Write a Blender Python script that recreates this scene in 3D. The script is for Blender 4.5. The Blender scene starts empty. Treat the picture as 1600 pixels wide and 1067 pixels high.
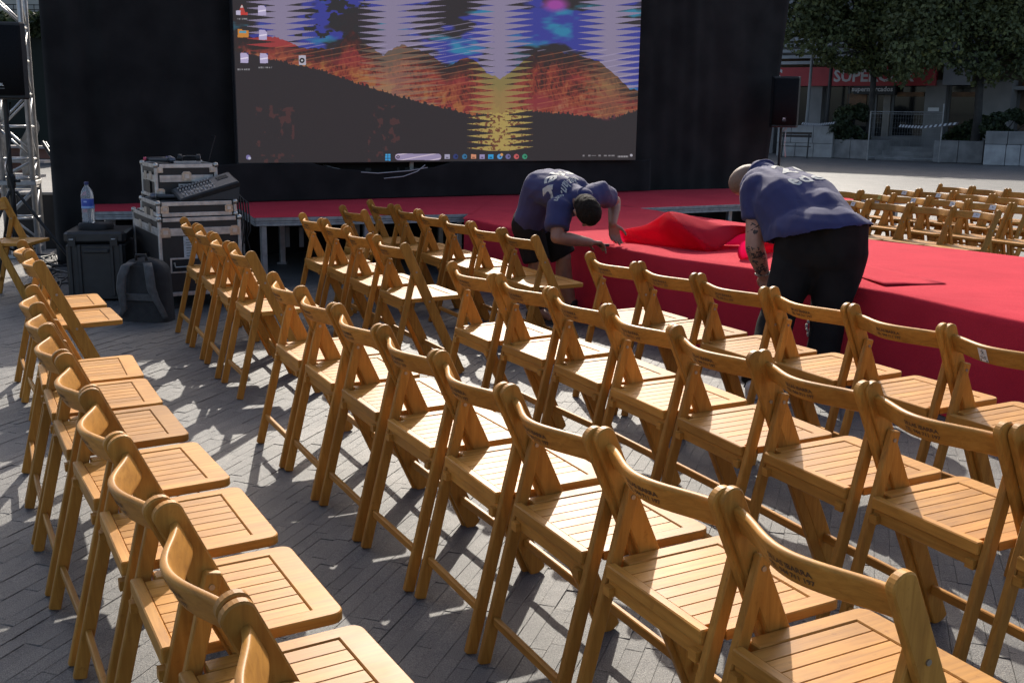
import bpy, bmesh, math, random
import numpy as np
from mathutils import Vector, Matrix, noise
from mathutils.bvhtree import BVHTree

random.seed(7)
rng = np.random.default_rng(11)
S = bpy.context.scene
C = S.collection
V = Vector
R = math.radians

# ---------------------------------------------------------------- camera, world, sun, exposure
F_PX, PITCH, ROLL, CAM_H = 1670.75, 0.20823, 0.014476, 1.4795
cd = bpy.data.cameras.new('camera'); cam = bpy.data.objects.new('camera', cd); C.objects.link(cam)
cd.sensor_width = 36.0; cd.lens = 36.0 * F_PX / 1600.0
cd.clip_start = 0.05; cd.clip_end = 600
cam.matrix_world = (Matrix.Translation((0, 0, CAM_H)) @ Matrix.Rotation(math.pi / 2 - PITCH, 4, 'X')
                    @ Matrix.Rotation(ROLL, 4, 'Z'))
S.camera = cam

SUN_AZ, SUN_EL = R(-1.0), R(33.5)          # azimuth clockwise from +Y
w = bpy.data.worlds.new('World'); S.world = w; w.use_nodes = True
nt = w.node_tree; bg = nt.nodes['Background']
sky = nt.nodes.new('ShaderNodeTexSky'); sky.sky_type = 'NISHITA'; sky.sun_disc = False
sky.sun_elevation = SUN_EL; sky.sun_rotation = SUN_AZ
sky.air_density = 0.8; sky.dust_density = 3.0; sky.ozone_density = 0.3
nt.links.new(sky.outputs[0], bg.inputs[0]); bg.inputs[1].default_value = 0.125
sl = bpy.data.lights.new('sun', 'SUN'); sun = bpy.data.objects.new('sun', sl); C.objects.link(sun)
sl.energy = 3.4; sl.angle = R(0.5); sl.color = (1.0, 0.93, 0.82)
sd = V((math.sin(SUN_AZ) * math.cos(SUN_EL), math.cos(SUN_AZ) * math.cos(SUN_EL), math.sin(SUN_EL)))
sun.rotation_euler = sd.to_track_quat('Z', 'Y').to_euler(); sun.location = sd * 60
S.view_settings.view_transform = 'Standard'; S.view_settings.look = 'None'
S.view_settings.gamma = 1.0; S.view_settings.use_curve_mapping = False
EXPOSURE = 0.78
S.view_settings.exposure = EXPOSURE
S.render.engine = 'CYCLES'
S.cycles.max_bounces = 6

# ---------------------------------------------------------------- survey: a measured pixel of the photograph to a point of the place
def ray(px, py):
    X, Y = px - 800.0, py - 533.5
    c, s = math.cos(ROLL), math.sin(ROLL)
    X, Y = c * X + s * Y, -s * X + c * Y
    dx, du = X / F_PX, -Y / F_PX
    return V((dx, math.cos(PITCH) + du * math.sin(PITCH), -math.sin(PITCH) + du * math.cos(PITCH)))
def at_z(px, py, z):
    d = ray(px, py); t = (z - CAM_H) / d.z
    return V((0, 0, CAM_H)) + d * t
def at_y(px, py, y):
    d = ray(px, py)
    return V((0, 0, CAM_H)) + d * (y / d.y)
def to_px(p):
    x, y, z = p[0], p[1], p[2] - CAM_H
    d = y * math.cos(PITCH) - z * math.sin(PITCH); u = y * math.sin(PITCH) + z * math.cos(PITCH)
    X, Y = F_PX * x / d, -F_PX * u / d
    c, s = math.cos(ROLL), math.sin(ROLL)
    return 800 + c * X - s * Y, 533.5 + s * X + c * Y

# ---------------------------------------------------------------- naming helpers
def tag(o, label=None, cat=None, group=None, kind=None):
    if label: o['label'] = label
    if cat: o['category'] = cat
    if group: o['group'] = group
    if kind: o['kind'] = kind
    return o
def thing(name, label, cat, loc=(0, 0, 0), rz=0.0, group=None):
    o = bpy.data.objects.new(name, None); C.objects.link(o); o.empty_display_size = 0.1
    o.location = loc; o.rotation_euler = (0, 0, rz)
    return tag(o, label, cat, group)
def copy_tree(o, parent=None):
    c = o.copy(); C.objects.link(c)
    if parent is not None: c.parent = parent
    for ch in list(o.children): copy_tree(ch, c)
    return c

# ---------------------------------------------------------------- mesh builder
class MB:
    def __init__(self): self.v, self.f = [], []
    def add(self, vs, fs):
        n = len(self.v); self.v += [tuple(p) for p in vs]; self.f += [tuple(i + n for i in f) for f in fs]
        return self
    def box(self, c, s, M=None):
        x, y, z = s[0] / 2, s[1] / 2, s[2] / 2
        vs = [V((a * x, b * y, d * z)) for d in (-1, 1) for b in (-1, 1) for a in (-1, 1)]
        if M is not None: vs = [M @ p for p in vs]
        return self.add([V(c) + p for p in vs], [(0, 2, 3, 1), (4, 5, 7, 6), (0, 1, 5, 4), (2, 6, 7, 3), (0, 4, 6, 2), (1, 3, 7, 5)])
    def bar(self, a, b, w, t, side, ch=0.003):
        """chamfered rectangular bar from a to b; w along `side`, t across"""
        a, b = V(a), V(b); d = (b - a).normalized(); s = V(side); s = (s - d * s.dot(d)).normalized(); n = d.cross(s)
        x, y = w / 2, t / 2
        sec = [(x, y - ch), (x - ch, y), (-x + ch, y), (-x, y - ch), (-x, -y + ch), (-x + ch, -y), (x - ch, -y), (x, -y + ch)]
        rings = []
        for p, k in ((a, 0.0), (a, 1.0), (b, 1.0), (b, 0.0)):
            off = d * (0 if k else 0)
            e = ch if k == 0.0 else 0
            pp = p + (d * ch if (p is a and k) else (-d * ch if (p is b and k) else V((0, 0, 0))))
            fx, fy = (x - e) / x, (y - e) / y
            rings.append([pp + s * (u * fx) + n * (q * fy) for u, q in sec])
        vs = [p for r in rings for p in r]; fs = []
        for k in range(3):
            for i in range(8):
                j = (i + 1) % 8; fs.append((k * 8 + i, k * 8 + j, k * 8 + 8 + j, k * 8 + 8 + i))
        fs.append(tuple(range(7, -1, -1))); fs.append(tuple(range(24, 32)))
        return self.add(vs, fs)
    def plate(self, outline, org, ux, uy, t, ch=0.003):
        """outline (2D, counter clockwise) extruded by t along ux x uy with chamfered edges, centred on org"""
        ux, uy = V(ux).normalized(), V(uy).normalized(); n = ux.cross(uy); N = len(outline)
        P = [V((p[0], p[1], 0)) for p in outline]; ins = []
        for i in range(N):
            a, b, c = P[i - 1], P[i], P[(i + 1) % N]
            d1, d2 = (b - a).normalized(), (c - b).normalized()
            n1, n2 = V((-d1.y, d1.x, 0)), V((-d2.y, d2.x, 0)); m = (n1 + n2)
            m = m.normalized() if m.length > 1e-6 else n1
            ins.append(b + m * ch / max(0.4, m.dot(n1)))
        vs = []
        for Q, h in ((ins, -t / 2), (P, -t / 2 + ch), (P, t / 2 - ch), (ins, t / 2)):
            vs += [V(org) + ux * q.x + uy * q.y + n * h for q in Q]
        fs = [tuple(range(N - 1, -1, -1)), tuple(range(3 * N, 4 * N))]
        for k in range(3):
            for i in range(N):
                j = (i + 1) % N; fs.append((k * N + i, k * N + j, (k + 1) * N + j, (k + 1) * N + i))
        return self.add(vs, fs)
    def tube(self, pts, r, n=8, caps=True):
        pts = [V(p) for p in pts]; rings = []; up = V((0, 0, 1)); N = len(pts)
        rr = r if isinstance(r, (list, tuple)) else [r] * N
        prev = None
        for i, p in enumerate(pts):
            d = (pts[min(i + 1, N - 1)] - pts[max(i - 1, 0)]).normalized()
            if prev is None:
                s = d.cross(up if abs(d.z) < 0.9 else V((1, 0, 0))).normalized()
            else:
                s = (prev - d * prev.dot(d)).normalized()
            prev = s; u = d.cross(s)
            rings.append([p + (s * math.cos(2 * math.pi * k / n) + u * math.sin(2 * math.pi * k / n)) * rr[i] for k in range(n)])
        vs = [p for q in rings for p in q]; fs = []
        for i in range(N - 1):
            for k in range(n):
                j = (k + 1) % n; fs.append((i * n + k, i * n + j, (i + 1) * n + j, (i + 1) * n + k))
        if caps: fs += [tuple(range(n - 1, -1, -1)), tuple(range((N - 1) * n, N * n))]
        return self.add(vs, fs)
    def lathe(self, prof, c=(0, 0, 0), n=16):
        vs = [V(c) + V((r * math.cos(2 * math.pi * k / n), r * math.sin(2 * math.pi * k / n), z)) for r, z in prof for k in range(n)]
        fs = []
        for i in range(len(prof) - 1):
            for k in range(n):
                j = (k + 1) % n; fs.append((i * n + k, i * n + j, (i + 1) * n + j, (i + 1) * n + k))
        fs += [tuple(range(n - 1, -1, -1)), tuple(range((len(prof) - 1) * n, len(prof) * n))]
        return self.add(vs, fs)
    def grid(self, rows, two_sided=None):
        """rows: list of equal-length lists of points"""
        m = len(rows[0]); vs = [p for r_ in rows for p in r_]
        fs = [(i * m + j, i * m + j + 1, (i + 1) * m + j + 1, (i + 1) * m + j) for i in range(len(rows) - 1) for j in range(m - 1)]
        return self.add(vs, fs)
    def mesh(self, name, mat, smooth=False):
        me = bpy.data.meshes.new(name); me.from_pydata(self.v, [], self.f); me.update()
        if mat is not None: me.materials.append(mat)
        if smooth: me.polygons.foreach_set('use_smooth', [True] * len(me.polygons))
        return me
    def build(self, name, mat, parent=None, smooth=False):
        return link(name, self.mesh(name, mat, smooth), parent)
def link(name, me, parent=None):
    o = bpy.data.objects.new(name, me); C.objects.link(o)
    if parent is not None: o.parent = parent
    return o
def thick(o, t, off=0.0):
    m = o.modifiers.new('solid', 'SOLIDIFY'); m.thickness = t; m.offset = off; return o

# ---------------------------------------------------------------- materials
def mat(name, col, rough=0.6, metal=0.0, spec=0.5):
    m = bpy.data.materials.new(name); m.use_nodes = True
    b = m.node_tree.nodes['Principled BSDF']
    b.inputs['Base Color'].default_value = (*col, 1); b.inputs['Roughness'].default_value = rough
    b.inputs['Metallic'].default_value = metal; b.inputs['Specular IOR Level'].default_value = spec
    return m
def N(m, t, **kw):
    n = m.node_tree.nodes.new(t)
    for k, v in kw.items():
        if k in n.inputs: n.inputs[k].default_value = v
        else: setattr(n, k, v)
    return n
def L(m, a, b): m.node_tree.links.new(a, b)
def ramp(m, fac, stops):
    n = m.node_tree.nodes.new('ShaderNodeValToRGB'); e = n.color_ramp.elements
    while len(e) < len(stops): e.new(0.5)
    for q, (p, c) in zip(e, stops): q.position = p; q.color = (*c, 1) if len(c) == 3 else c
    L(m, fac, n.inputs[0]); return n.outputs[0]
def bump(m, h, strength, dist=0.01):
    b = N(m, 'ShaderNodeBump', Strength=strength, Distance=dist); L(m, h, b.inputs['Height'])
    L(m, b.outputs[0], m.node_tree.nodes['Principled BSDF'].inputs['Normal']); return b
def noisy(name, c1, c2, scale=8.0, rough=0.6, metal=0.0, bs=0.0, bscale=60.0, bdist=0.005, detail=5.0, spec=0.5, p=(0.35, 0.65)):
    m = mat(name, c1, rough, metal, spec); bs_ = m.node_tree.nodes['Principled BSDF']
    tc = N(m, 'ShaderNodeTexCoord'); nz = N(m, 'ShaderNodeTexNoise', Scale=scale, Detail=detail)
    L(m, tc.outputs['Object'], nz.inputs['Vector'])
    L(m, ramp(m, nz.outputs[0], [(p[0], c1), (p[1], c2)]), bs_.inputs['Base Color'])
    if bs:
        n2 = N(m, 'ShaderNodeTexNoise', Scale=bscale, Detail=4.0); L(m, tc.outputs['Object'], n2.inputs['Vector'])
        bump(m, n2.outputs[0], bs, bdist)
    return m
def wood(name, scale, tint=1.0):
    m = mat(name, (0.4, 0.2, 0.07), 0.36, 0, 0.18); b = m.node_tree.nodes['Principled BSDF']
    tc = N(m, 'ShaderNodeTexCoord'); oi = N(m, 'ShaderNodeObjectInfo')
    mul = N(m, 'ShaderNodeVectorMath', operation='SCALE'); mul.inputs[0].default_value = (7.3, 5.1, 9.7)
    L(m, oi.outputs['Random'], mul.inputs['Scale'])
    add = N(m, 'ShaderNodeVectorMath', operation='ADD'); L(m, tc.outputs['Object'], add.inputs[0]); L(m, mul.outputs[0], add.inputs[1])
    mp = N(m, 'ShaderNodeMapping'); mp.inputs['Scale'].default_value = scale; L(m, add.outputs[0], mp.inputs[0])
    n1 = N(m, 'ShaderNodeTexNoise', Scale=1.0, Detail=5.0, Roughness=0.65, Distortion=0.6); L(m, mp.outputs[0], n1.inputs['Vector'])
    n2 = N(m, 'ShaderNodeTexNoise', Scale=7.0, Detail=3.0); L(m, add.outputs[0], n2.inputs['Vector'])
    c1 = ramp(m, n1.outputs[0], [(0.25, (0.34 * tint, 0.146 * tint, 0.026 * tint)), (0.55, (0.49 * tint, 0.226 * tint, 0.041 * tint)), (0.8, (0.58 * tint, 0.285 * tint, 0.060 * tint))])
    hs = N(m, 'ShaderNodeHueSaturation'); L(m, c1, hs.inputs['Color'])
    mr = N(m, 'ShaderNodeMapRange'); mr.inputs[3].default_value = 0.84; mr.inputs[4].default_value = 1.16
    L(m, oi.outputs['Random'], mr.inputs[0]); L(m, mr.outputs[0], hs.inputs['Value'])
    mx = N(m, 'ShaderNodeMix', data_type='RGBA', blend_type='MULTIPLY'); mx.inputs[0].default_value = 0.55
    L(m, hs.outputs[0], mx.inputs[6]); L(m, ramp(m, n2.outputs[0], [(0.3, (0.72, 0.68, 0.64)), (0.65, (1.05, 1.05, 1.05))]), mx.inputs[7])
    # handling grime and old knocks
    n3 = N(m, 'ShaderNodeTexNoise', Scale=38.0, Detail=6.0, Roughness=0.7); L(m, add.outputs[0], n3.inputs['Vector'])
    m2 = N(m, 'ShaderNodeMix', data_type='RGBA', blend_type='MULTIPLY'); m2.inputs[0].default_value = 0.5
    L(m, mx.outputs[2], m2.inputs[6]); L(m, ramp(m, n3.outputs[0], [(0.27, (0.5, 0.42, 0.36)), (0.4, (1, 1, 1))]), m2.inputs[7])
    L(m, m2.outputs[2], b.inputs['Base Color'])
    rr = N(m, 'ShaderNodeMapRange'); rr.inputs[3].default_value = 0.36; rr.inputs[4].default_value = 0.58
    L(m, n2.outputs[0], rr.inputs[0]); L(m, rr.outputs[0], b.inputs['Roughness'])
    bump(m, n1.outputs[0], 0.12, 0.002)
    return m
def wood_set(t, tag_): return wood('beech_grain_x' + tag_, (5, 70, 70), t), wood('beech_grain_y' + tag_, (70, 5, 70), t), wood('beech_grain_z' + tag_, (70, 60, 5), 0.94 * t)
W_VAR = [wood_set(0.86, '_dark'), wood_set(1.09, '_pale'), wood_set(0.94, '_worn')]
W_X = wood('beech_grain_x', (5, 70, 70)); W_Y = wood('beech_grain_y', (70, 5, 70)); W_Z = wood('beech_grain_z', (70, 60, 5), 0.94)
M_INK = mat('burnt_print', (0.10, 0.05, 0.022), 0.7)
M_BOLT = mat('zinc_bolt', (0.32, 0.30, 0.27), 0.4, 0.9)
M_FOOT = mat('dirty_leg_tip', (0.05, 0.035, 0.025), 0.8)
M_STICK = noisy('paper_sticker', (0.72, 0.72, 0.70), (0.62, 0.62, 0.6), 40, 0.5)
M_STICKY = mat('yellow_sticker', (0.62, 0.52, 0.12), 0.5)
M_BLACK = mat('black_ink', (0.012, 0.012, 0.013), 0.5)
M_WHITEP = mat('white_print', (0.7, 0.7, 0.7), 0.7)
# ---------------------------------------------------------------- ground
SETT_AZ = R(18.0)
SD = V((math.sin(SETT_AZ), math.cos(SETT_AZ), 0)); SN = V((math.cos(SETT_AZ), -math.sin(SETT_AZ), 0))
ROWF = V((math.sin(R(62.5)), math.cos(R(62.5)), 0))

def stone_mat(name, per_piece):
    m = mat(name, (0.16, 0.155, 0.15), 0.6); b = m.node_tree.nodes['Principled BSDF']
    tc = N(m, 'ShaderNodeTexCoord'); geo = N(m, 'ShaderNodeNewGeometry')
    if per_piece:
        at = N(m, 'ShaderNodeAttribute', attribute_name='tone'); oi = N(m, 'ShaderNodeObjectInfo')
        ad = N(m, 'ShaderNodeMath', operation='ADD'); L(m, at.outputs['Fac'], ad.inputs[0]); L(m, oi.outputs['Random'], ad.inputs[1])
        fr = N(m, 'ShaderNodeMath', operation='FRACT'); L(m, ad.outputs[0], fr.inputs[0]); tone = fr.outputs[0]
        c0 = ramp(m, tone, [(0.0, (0.094, 0.092, 0.089)), (0.6, (0.112, 0.109, 0.104)), (1.0, (0.128, 0.123, 0.116))])
    else:
        nz = N(m, 'ShaderNodeTexNoise', Scale=0.9, Detail=6.0); L(m, geo.outputs['Position'], nz.inputs['Vector'])
        c0 = ramp(m, nz.outputs[0], [(0.3, (0.108, 0.106, 0.103)), (0.7, (0.14, 0.136, 0.13))])
    sp = N(m, 'ShaderNodeTexNoise', Scale=330.0, Detail=2.0); L(m, geo.outputs['Position'], sp.inputs['Vector'])
    mx = N(m, 'ShaderNodeMix', data_type='RGBA', blend_type='MULTIPLY'); mx.inputs[0].default_value = 0.9
    L(m, c0, mx.inputs[6]); L(m, ramp(m, sp.outputs[0], [(0.36, (0.42, 0.42, 0.43)), (0.5, (0.92, 0.92, 0.92)), (0.66, (1.95, 1.9, 1.8))]), mx.inputs[7])
    st = N(m, 'ShaderNodeTexNoise', Scale=2.3, Detail=7.0, Roughness=0.65); L(m, geo.outputs['Position'], st.inputs['Vector'])
    m2 = N(m, 'ShaderNodeMix', data_type='RGBA', blend_type='MULTIPLY'); m2.inputs[0].default_value = 0.7
    L(m, mx.outputs[2], m2.inputs[6]); L(m, ramp(m, st.outputs[0], [(0.3, (0.62, 0.62, 0.64)), (0.55, (1, 1, 1)), (0.72, (1.18, 1.16, 1.1))]), m2.inputs[7])
    # gum spots and scuffs
    vo = N(m, 'ShaderNodeTexVoronoi', Scale=1.7); L(m, geo.outputs['Position'], vo.inputs['Vector'])
    m3 = N(m, 'ShaderNodeMix', data_type='RGBA', blend_type='MULTIPLY'); m3.inputs[0].default_value = 1.0
    L(m, m2.outputs[2], m3.inputs[6]); L(m, ramp(m, vo.outputs['Distance'], [(0.035, (0.5, 0.5, 0.5)), (0.06, (1, 1, 1))]), m3.inputs[7])
    L(m, m3.outputs[2], b.inputs['Base Color'])
    nb = N(m, 'ShaderNodeTexNoise', Scale=150.0, Detail=4.0, Roughness=0.7); L(m, geo.outputs['Position'], nb.inputs['Vector'])
    nb2 = N(m, 'ShaderNodeTexNoise', Scale=14.0, Detail=3.0); L(m, geo.outputs['Position'], nb2.inputs['Vector'])
    b1 = bump(m, nb.outputs[0], 0.75, 0.004)
    b2 = N(m, 'ShaderNodeBump', Strength=0.35, Distance=0.012); L(m, nb2.outputs[0], b2.inputs['Height']); L(m, b2.outputs[0], b1.inputs['Normal'])
    return m
M_SETT = stone_mat('grey_granite_setts', True); M_PAVE = stone_mat('grey_granite_far', False)

g = MB(); g.add([(-90, -20, -0.0045), (90, -20, -0.0045), (90, 130, -0.0045), (-90, 130, -0.0045)], [(0, 1, 2, 3)])
ground = tag(g.build('plaza_ground', M_PAVE), kind='structure')

PITCH_S, HT = 0.052, 0.0045
LENS = [0.14, 0.17, 0.20, 0.23, 0.26]
def sett_verts(l, wd, dz):
    x, y = l / 2 - 0.0005, abs(wd) / 2 - 0.0004; y = math.copysign(y, wd); c = 0.0009; cy = math.copysign(c, wd)
    top = [(-x + c, -y + cy), (x - c, -y + cy), (x - c, y - cy), (-x + c, y - cy)]
    low = [(-x, -y), (x, -y), (x, y), (-x, y)]
    return [(a, b, -HT) for a, b in low] + [(a, b, -c) for a, b in low] + [(p[0], p[1], d) for p, d in zip(top, dz)]
SETT_F = [(0, 1, 5, 4), (1, 2, 6, 5), (2, 3, 7, 6), (3, 0, 4, 7), (4, 5, 9, 8), (5, 6, 10, 9), (6, 7, 11, 10), (7, 4, 8, 11), (8, 9, 10, 11)]
setts = []
i0, i1 = int(-9 / PITCH_S), int(9 / PITCH_S)
for i in range(i0, i1):
    t = -6.0 + random.random() * 0.3
    while t < 13:
        l = random.choice(LENS); c = SD * (t + l / 2) + SN * (i * PITCH_S); t += l
        if 0.55 < c.y < 9.6 and abs(c.x) < 0.56 * c.y + 0.75 and (c.x - 0.95) * 0.85 + (c.y - 8.0) * 0.527 < 0.4:
            setts.append((c, l))
def sett_score(s):
    c = s[0]; q = c.dot(ROWF); px_, py_ = to_px(c)
    if not (8 < px_ < 1592 and 8 < py_ < 1059): return 1e9
    aisle = (0.60 < q < 1.12) or (q < 0.12) or (1.7 < q < 2.05 and c.y < 5.5)
    return c.length * (1.0 if aisle else 2.4)
order = sorted(range(len(setts)), key=lambda k: sett_score(setts[k]))
single = set(order[:300])
MATX = Matrix((( SD.x, SN.x, 0), (SD.y, SN.y, 0), (0, 0, 1)))
var = {}
for l in LENS:
    mb = MB(); mb.add(sett_verts(l, PITCH_S, [0, 0, 0, 0]), SETT_F); me = mb.mesh('paving_stone', M_SETT)
    me.attributes.new('tone', 'FLOAT', 'FACE').data.foreach_set('value', [0.0] * len(me.polygons)); var[l] = me
vs, fs, tn = [], [], []
for k, (c, l) in enumerate(setts):
    tilt = [random.gauss(0, 0.0007) - 0.0005 for _ in range(4)]; dz = random.gauss(0, 0.0009)
    if k in single:
        o = bpy.data.objects.new('paving_stone', var[l]); C.objects.link(o); o.parent = ground
        o.location = (c.x, c.y, dz); o.rotation_euler = (random.gauss(0, 0.01), random.gauss(0, 0.004), math.atan2(SD.y, SD.x))
    else:
        n = len(vs); vs += [tuple(c + V((0, 0, dz)) + MATX @ V(p)) for p in sett_verts(l, -PITCH_S, tilt)]
        fs += [tuple(a + n for a in reversed(f)) for f in SETT_F]; tn += [random.random()] * 9
# note: SD x SN points down, so the winding is flipped above and the singles use a rotation about z instead
me = bpy.data.meshes.new('paving_stones'); me.from_pydata(vs, [], fs); me.update(); me.materials.append(M_SETT)
me.attributes.new('tone', 'FLOAT', 'FACE').data.foreach_set('value', tn)
o = link('paving_stones', me, ground); tag(o, kind='stuff')

# ---------------------------------------------------------------- folding chairs
CW, CH_H = 0.456, 0.78
def stadium(p0, p1, wd, n=11, r1=None):
    """outline of a board from p0 to p1 (2D) with rounded ends"""
    p0, p1 = V((*p0, 0)), V((*p1, 0)); d = (p1 - p0).normalized(); s = V((d.y, -d.x, 0)); out = []
    for k in range(n + 1):
        a = math.pi * k / n; out.append(p1 + s * (wd / 2 * math.cos(a)) + d * (wd / 2 * math.sin(a) * 0.8))
    for k in range(n + 1):
        a = math.pi * k / n; out.append(p0 - s * (wd / 2 * math.cos(a)) - d * (wd / 2 * math.sin(a) * 0.45))
    return [(p.x, p.y) for p in out]
def post_y(z): return 0.357 * (1 - z / 0.775)
PD = V((0, post_y(1) - post_y(0), 1)).normalized()
def leg_y(z): return -0.072 + (post_y(0.612) + 0.072) * z / 0.612
LD = V((0, leg_y(1) - leg_y(0), 1)).normalized()

def text_mesh(txt, size, spacing=1.0, bold=0.0, align='CENTER'):
    cu = bpy.data.curves.new('lettering', 'FONT'); cu.body = txt; cu.size = size; cu.align_x = align; cu.align_y = 'CENTER'
    cu.resolution_u = 2; cu.space_character = spacing; cu.offset = bold
    o = bpy.data.objects.new('lettering', cu); C.objects.link(o)
    dg = bpy.context.evaluated_depsgraph_get(); me = bpy.data.meshes.new_from_object(o.evaluated_get(dg))
    bpy.data.objects.remove(o); bpy.data.curves.remove(cu); return me

BR_Z = 0.712                                             # backrest centre height
def back_off(u):                                         # u 0..1 along the rail: how far it bows to the rear
    return 0.058 * (0.35 * math.sin(math.pi * u) + 0.65 * (1 - math.cos(2 * math.pi * u)) / 2)
BN = V((0, PD.z, -PD.y))                                 # out of the rail's face, to the front and up
def back_pt(x, v, side):                                 # v along the rail's height, side: +1 front face, -1 rear face
    u = (x + 0.2055) / 0.411
    c = V((x, post_y(BR_Z) - back_off(u), BR_Z)) + PD * v + BN * (side * 0.009)
    return c
def build_chair():
    root = thing('folding_chair', 'wooden slatted folding chair', 'folding chair')
    mb = {}
    for sx in (-1, 1):
        m = MB(); m.plate(stadium((post_y(0.012), 0.012), (post_y(0.757), 0.757), 0.056), (sx * 0.2165, 0, 0), (0, 1, 0), (0, 0, 1), 0.022, 0.0035)
        m.build('front_leg', W_Z, root)
        for bx, bz in ((0.229, 0.612), (0.229, 0.44), (0.1815, 0.612)):
            p = V((sx * bx, post_y(bz), bz)); b = MB(); q = 0.0015 if bx > 0.2 else -0.0015
            b.tube([p - V((sx * q * 2, 0, 0)), p + V((sx * q, 0, 0))], 0.006, 8); b.build('bolt', M_BOLT, root)
        m = MB(); a, e = V((sx * 0.193, leg_y(0.0), 0.0)), V((sx * 0.193, leg_y(0.638), 0.638))
        m.bar(a, e, 0.034, 0.0215, (0, 1, 0), 0.003); m.build('rear_leg', W_Z, root)
    # backrest
    m = MB(); rows = []; prof = []
    h, t = 0.033, 0.009
    for k in range(16):
        a = 2 * math.pi * k / 16; ca, sa = math.cos(a), math.sin(a)
        prof.append((math.copysign(min(1, abs(ca) ** 0.35), ca) * t, math.copysign(min(1, abs(sa) ** 0.35), sa) * h))
    for i in range(49):
        u = i / 48; x = -0.2055 + 0.411 * u
        c = V((x, post_y(BR_Z) - back_off(u), BR_Z)); rows.append([c + BN * p[0] + PD * p[1] for p in prof] )
    rows = [r_ + [r_[0]] for r_ in rows]
    m.grid(rows); me = m.mesh('backrest', W_X, True)
    bm = bmesh.new(); bm.from_mesh(me); bmesh.ops.remove_doubles(bm, verts=bm.verts, dist=1e-5); bmesh.ops.recalc_face_normals(bm, faces=bm.faces); bm.to_mesh(me); bm.free()
    back = link('backrest', me, root)
    tm = None
    for line, dv, sz in (('SILLAS IBARRA', 0.007, 0.0172), ('TEL. 944 711 197', -0.0115, 0.0160)):
        me = text_mesh(line, sz, 1.0, 0.0004)
        bm = bmesh.new(); bm.from_mesh(me)
        for v_ in bm.verts:                              # seen from behind, +x runs to the right
            x, y = v_.co.x + 0.004, v_.co.y + dv
            v_.co = back_pt(x, y, -1) - BN * 0.0012
        bm.to_mesh(me); bm.free(); me.materials.clear(); me.materials.append(M_INK)
        o = link('printed_lettering', me, back)
    # seat
    ZS = 0.452
    def zs(y): return ZS - (0.37 - y) * 0.02
    m = MB(); m.bar((-0.1812, 0.019, zs(0.019) - 0.004), (0.1812, 0.019, zs(0.019) - 0.004), 0.026, 0.034, (0, 1, 0), 0.003); m.build('seat_rear_rail', W_X, root)
    # the frame: two side rails and the wide front board, rounded at the front corners
    r_ = 0.028; x, xi, y0, yb, y1 = 0.2015, 0.1595, 0.0575, 0.315, 0.375
    out = [(x, y0)]
    for k in range(6): a = math.pi / 2 * k / 5; out.append((x - r_ + r_ * math.cos(a), y1 - r_ + r_ * math.sin(a)))
    for k in range(6): a = math.pi / 2 * k / 5; out.append((-x + r_ - r_ * math.sin(a), y1 - r_ + r_ * math.cos(a)))
    out += [(-x, y0), (-xi, y0), (-xi, yb), (xi, yb), (xi, y0)]
    m = MB(); m.plate([(p[0], p[1] - 0.22) for p in out], (0, 0.22, zs(0.22)), (1, 0, 0), (0, 1, 0.02), 0.024, 0.0026); m.build('seat_frame', W_Y, root)
    m = MB(); m.bar((0, 0.0335, zs(0.0335) + 0.0025), (0, 0.3134, zs(0.3134) + 0.0025), 0.0432, 0.014, (1, 0, 0), 0.0012); sm = m.mesh('seat_slat', W_Y)
    for k in range(7):
        o = link('seat_slat', sm, root); o.location = ((k - 3) * 0.0453, 0, 0)
    # rails between the legs
    m = MB(); m.bar((-0.1822, leg_y(0.405), 0.407), (0.1822, leg_y(0.405), 0.407), 0.044, 0.02, (0, 0, 1), 0.003); m.build('rear_cross_rail', W_X, root)
    for sx in (-1, 1):
        m = MB(); m.box((sx * 0.165, leg_y(0.405) - 0.018, 0.398), (0.026, 0.015, 0.024)); m.build('seat_stop_block', W_X, root)
    m = MB(); z = 0.125; m.bar((-0.1822, leg_y(z), z), (0.1822, leg_y(z), z), 0.026, 0.016, (0, 0, 1), 0.003); m.build('rear_stretcher', W_X, root)
    m = MB(); z = 0.115; m.bar((-0.2052, post_y(z), z), (0.2052, post_y(z), z), 0.03, 0.016, (0, 0, 1), 0.003); m.build('front_stretcher', W_X, root)
    return root

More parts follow.
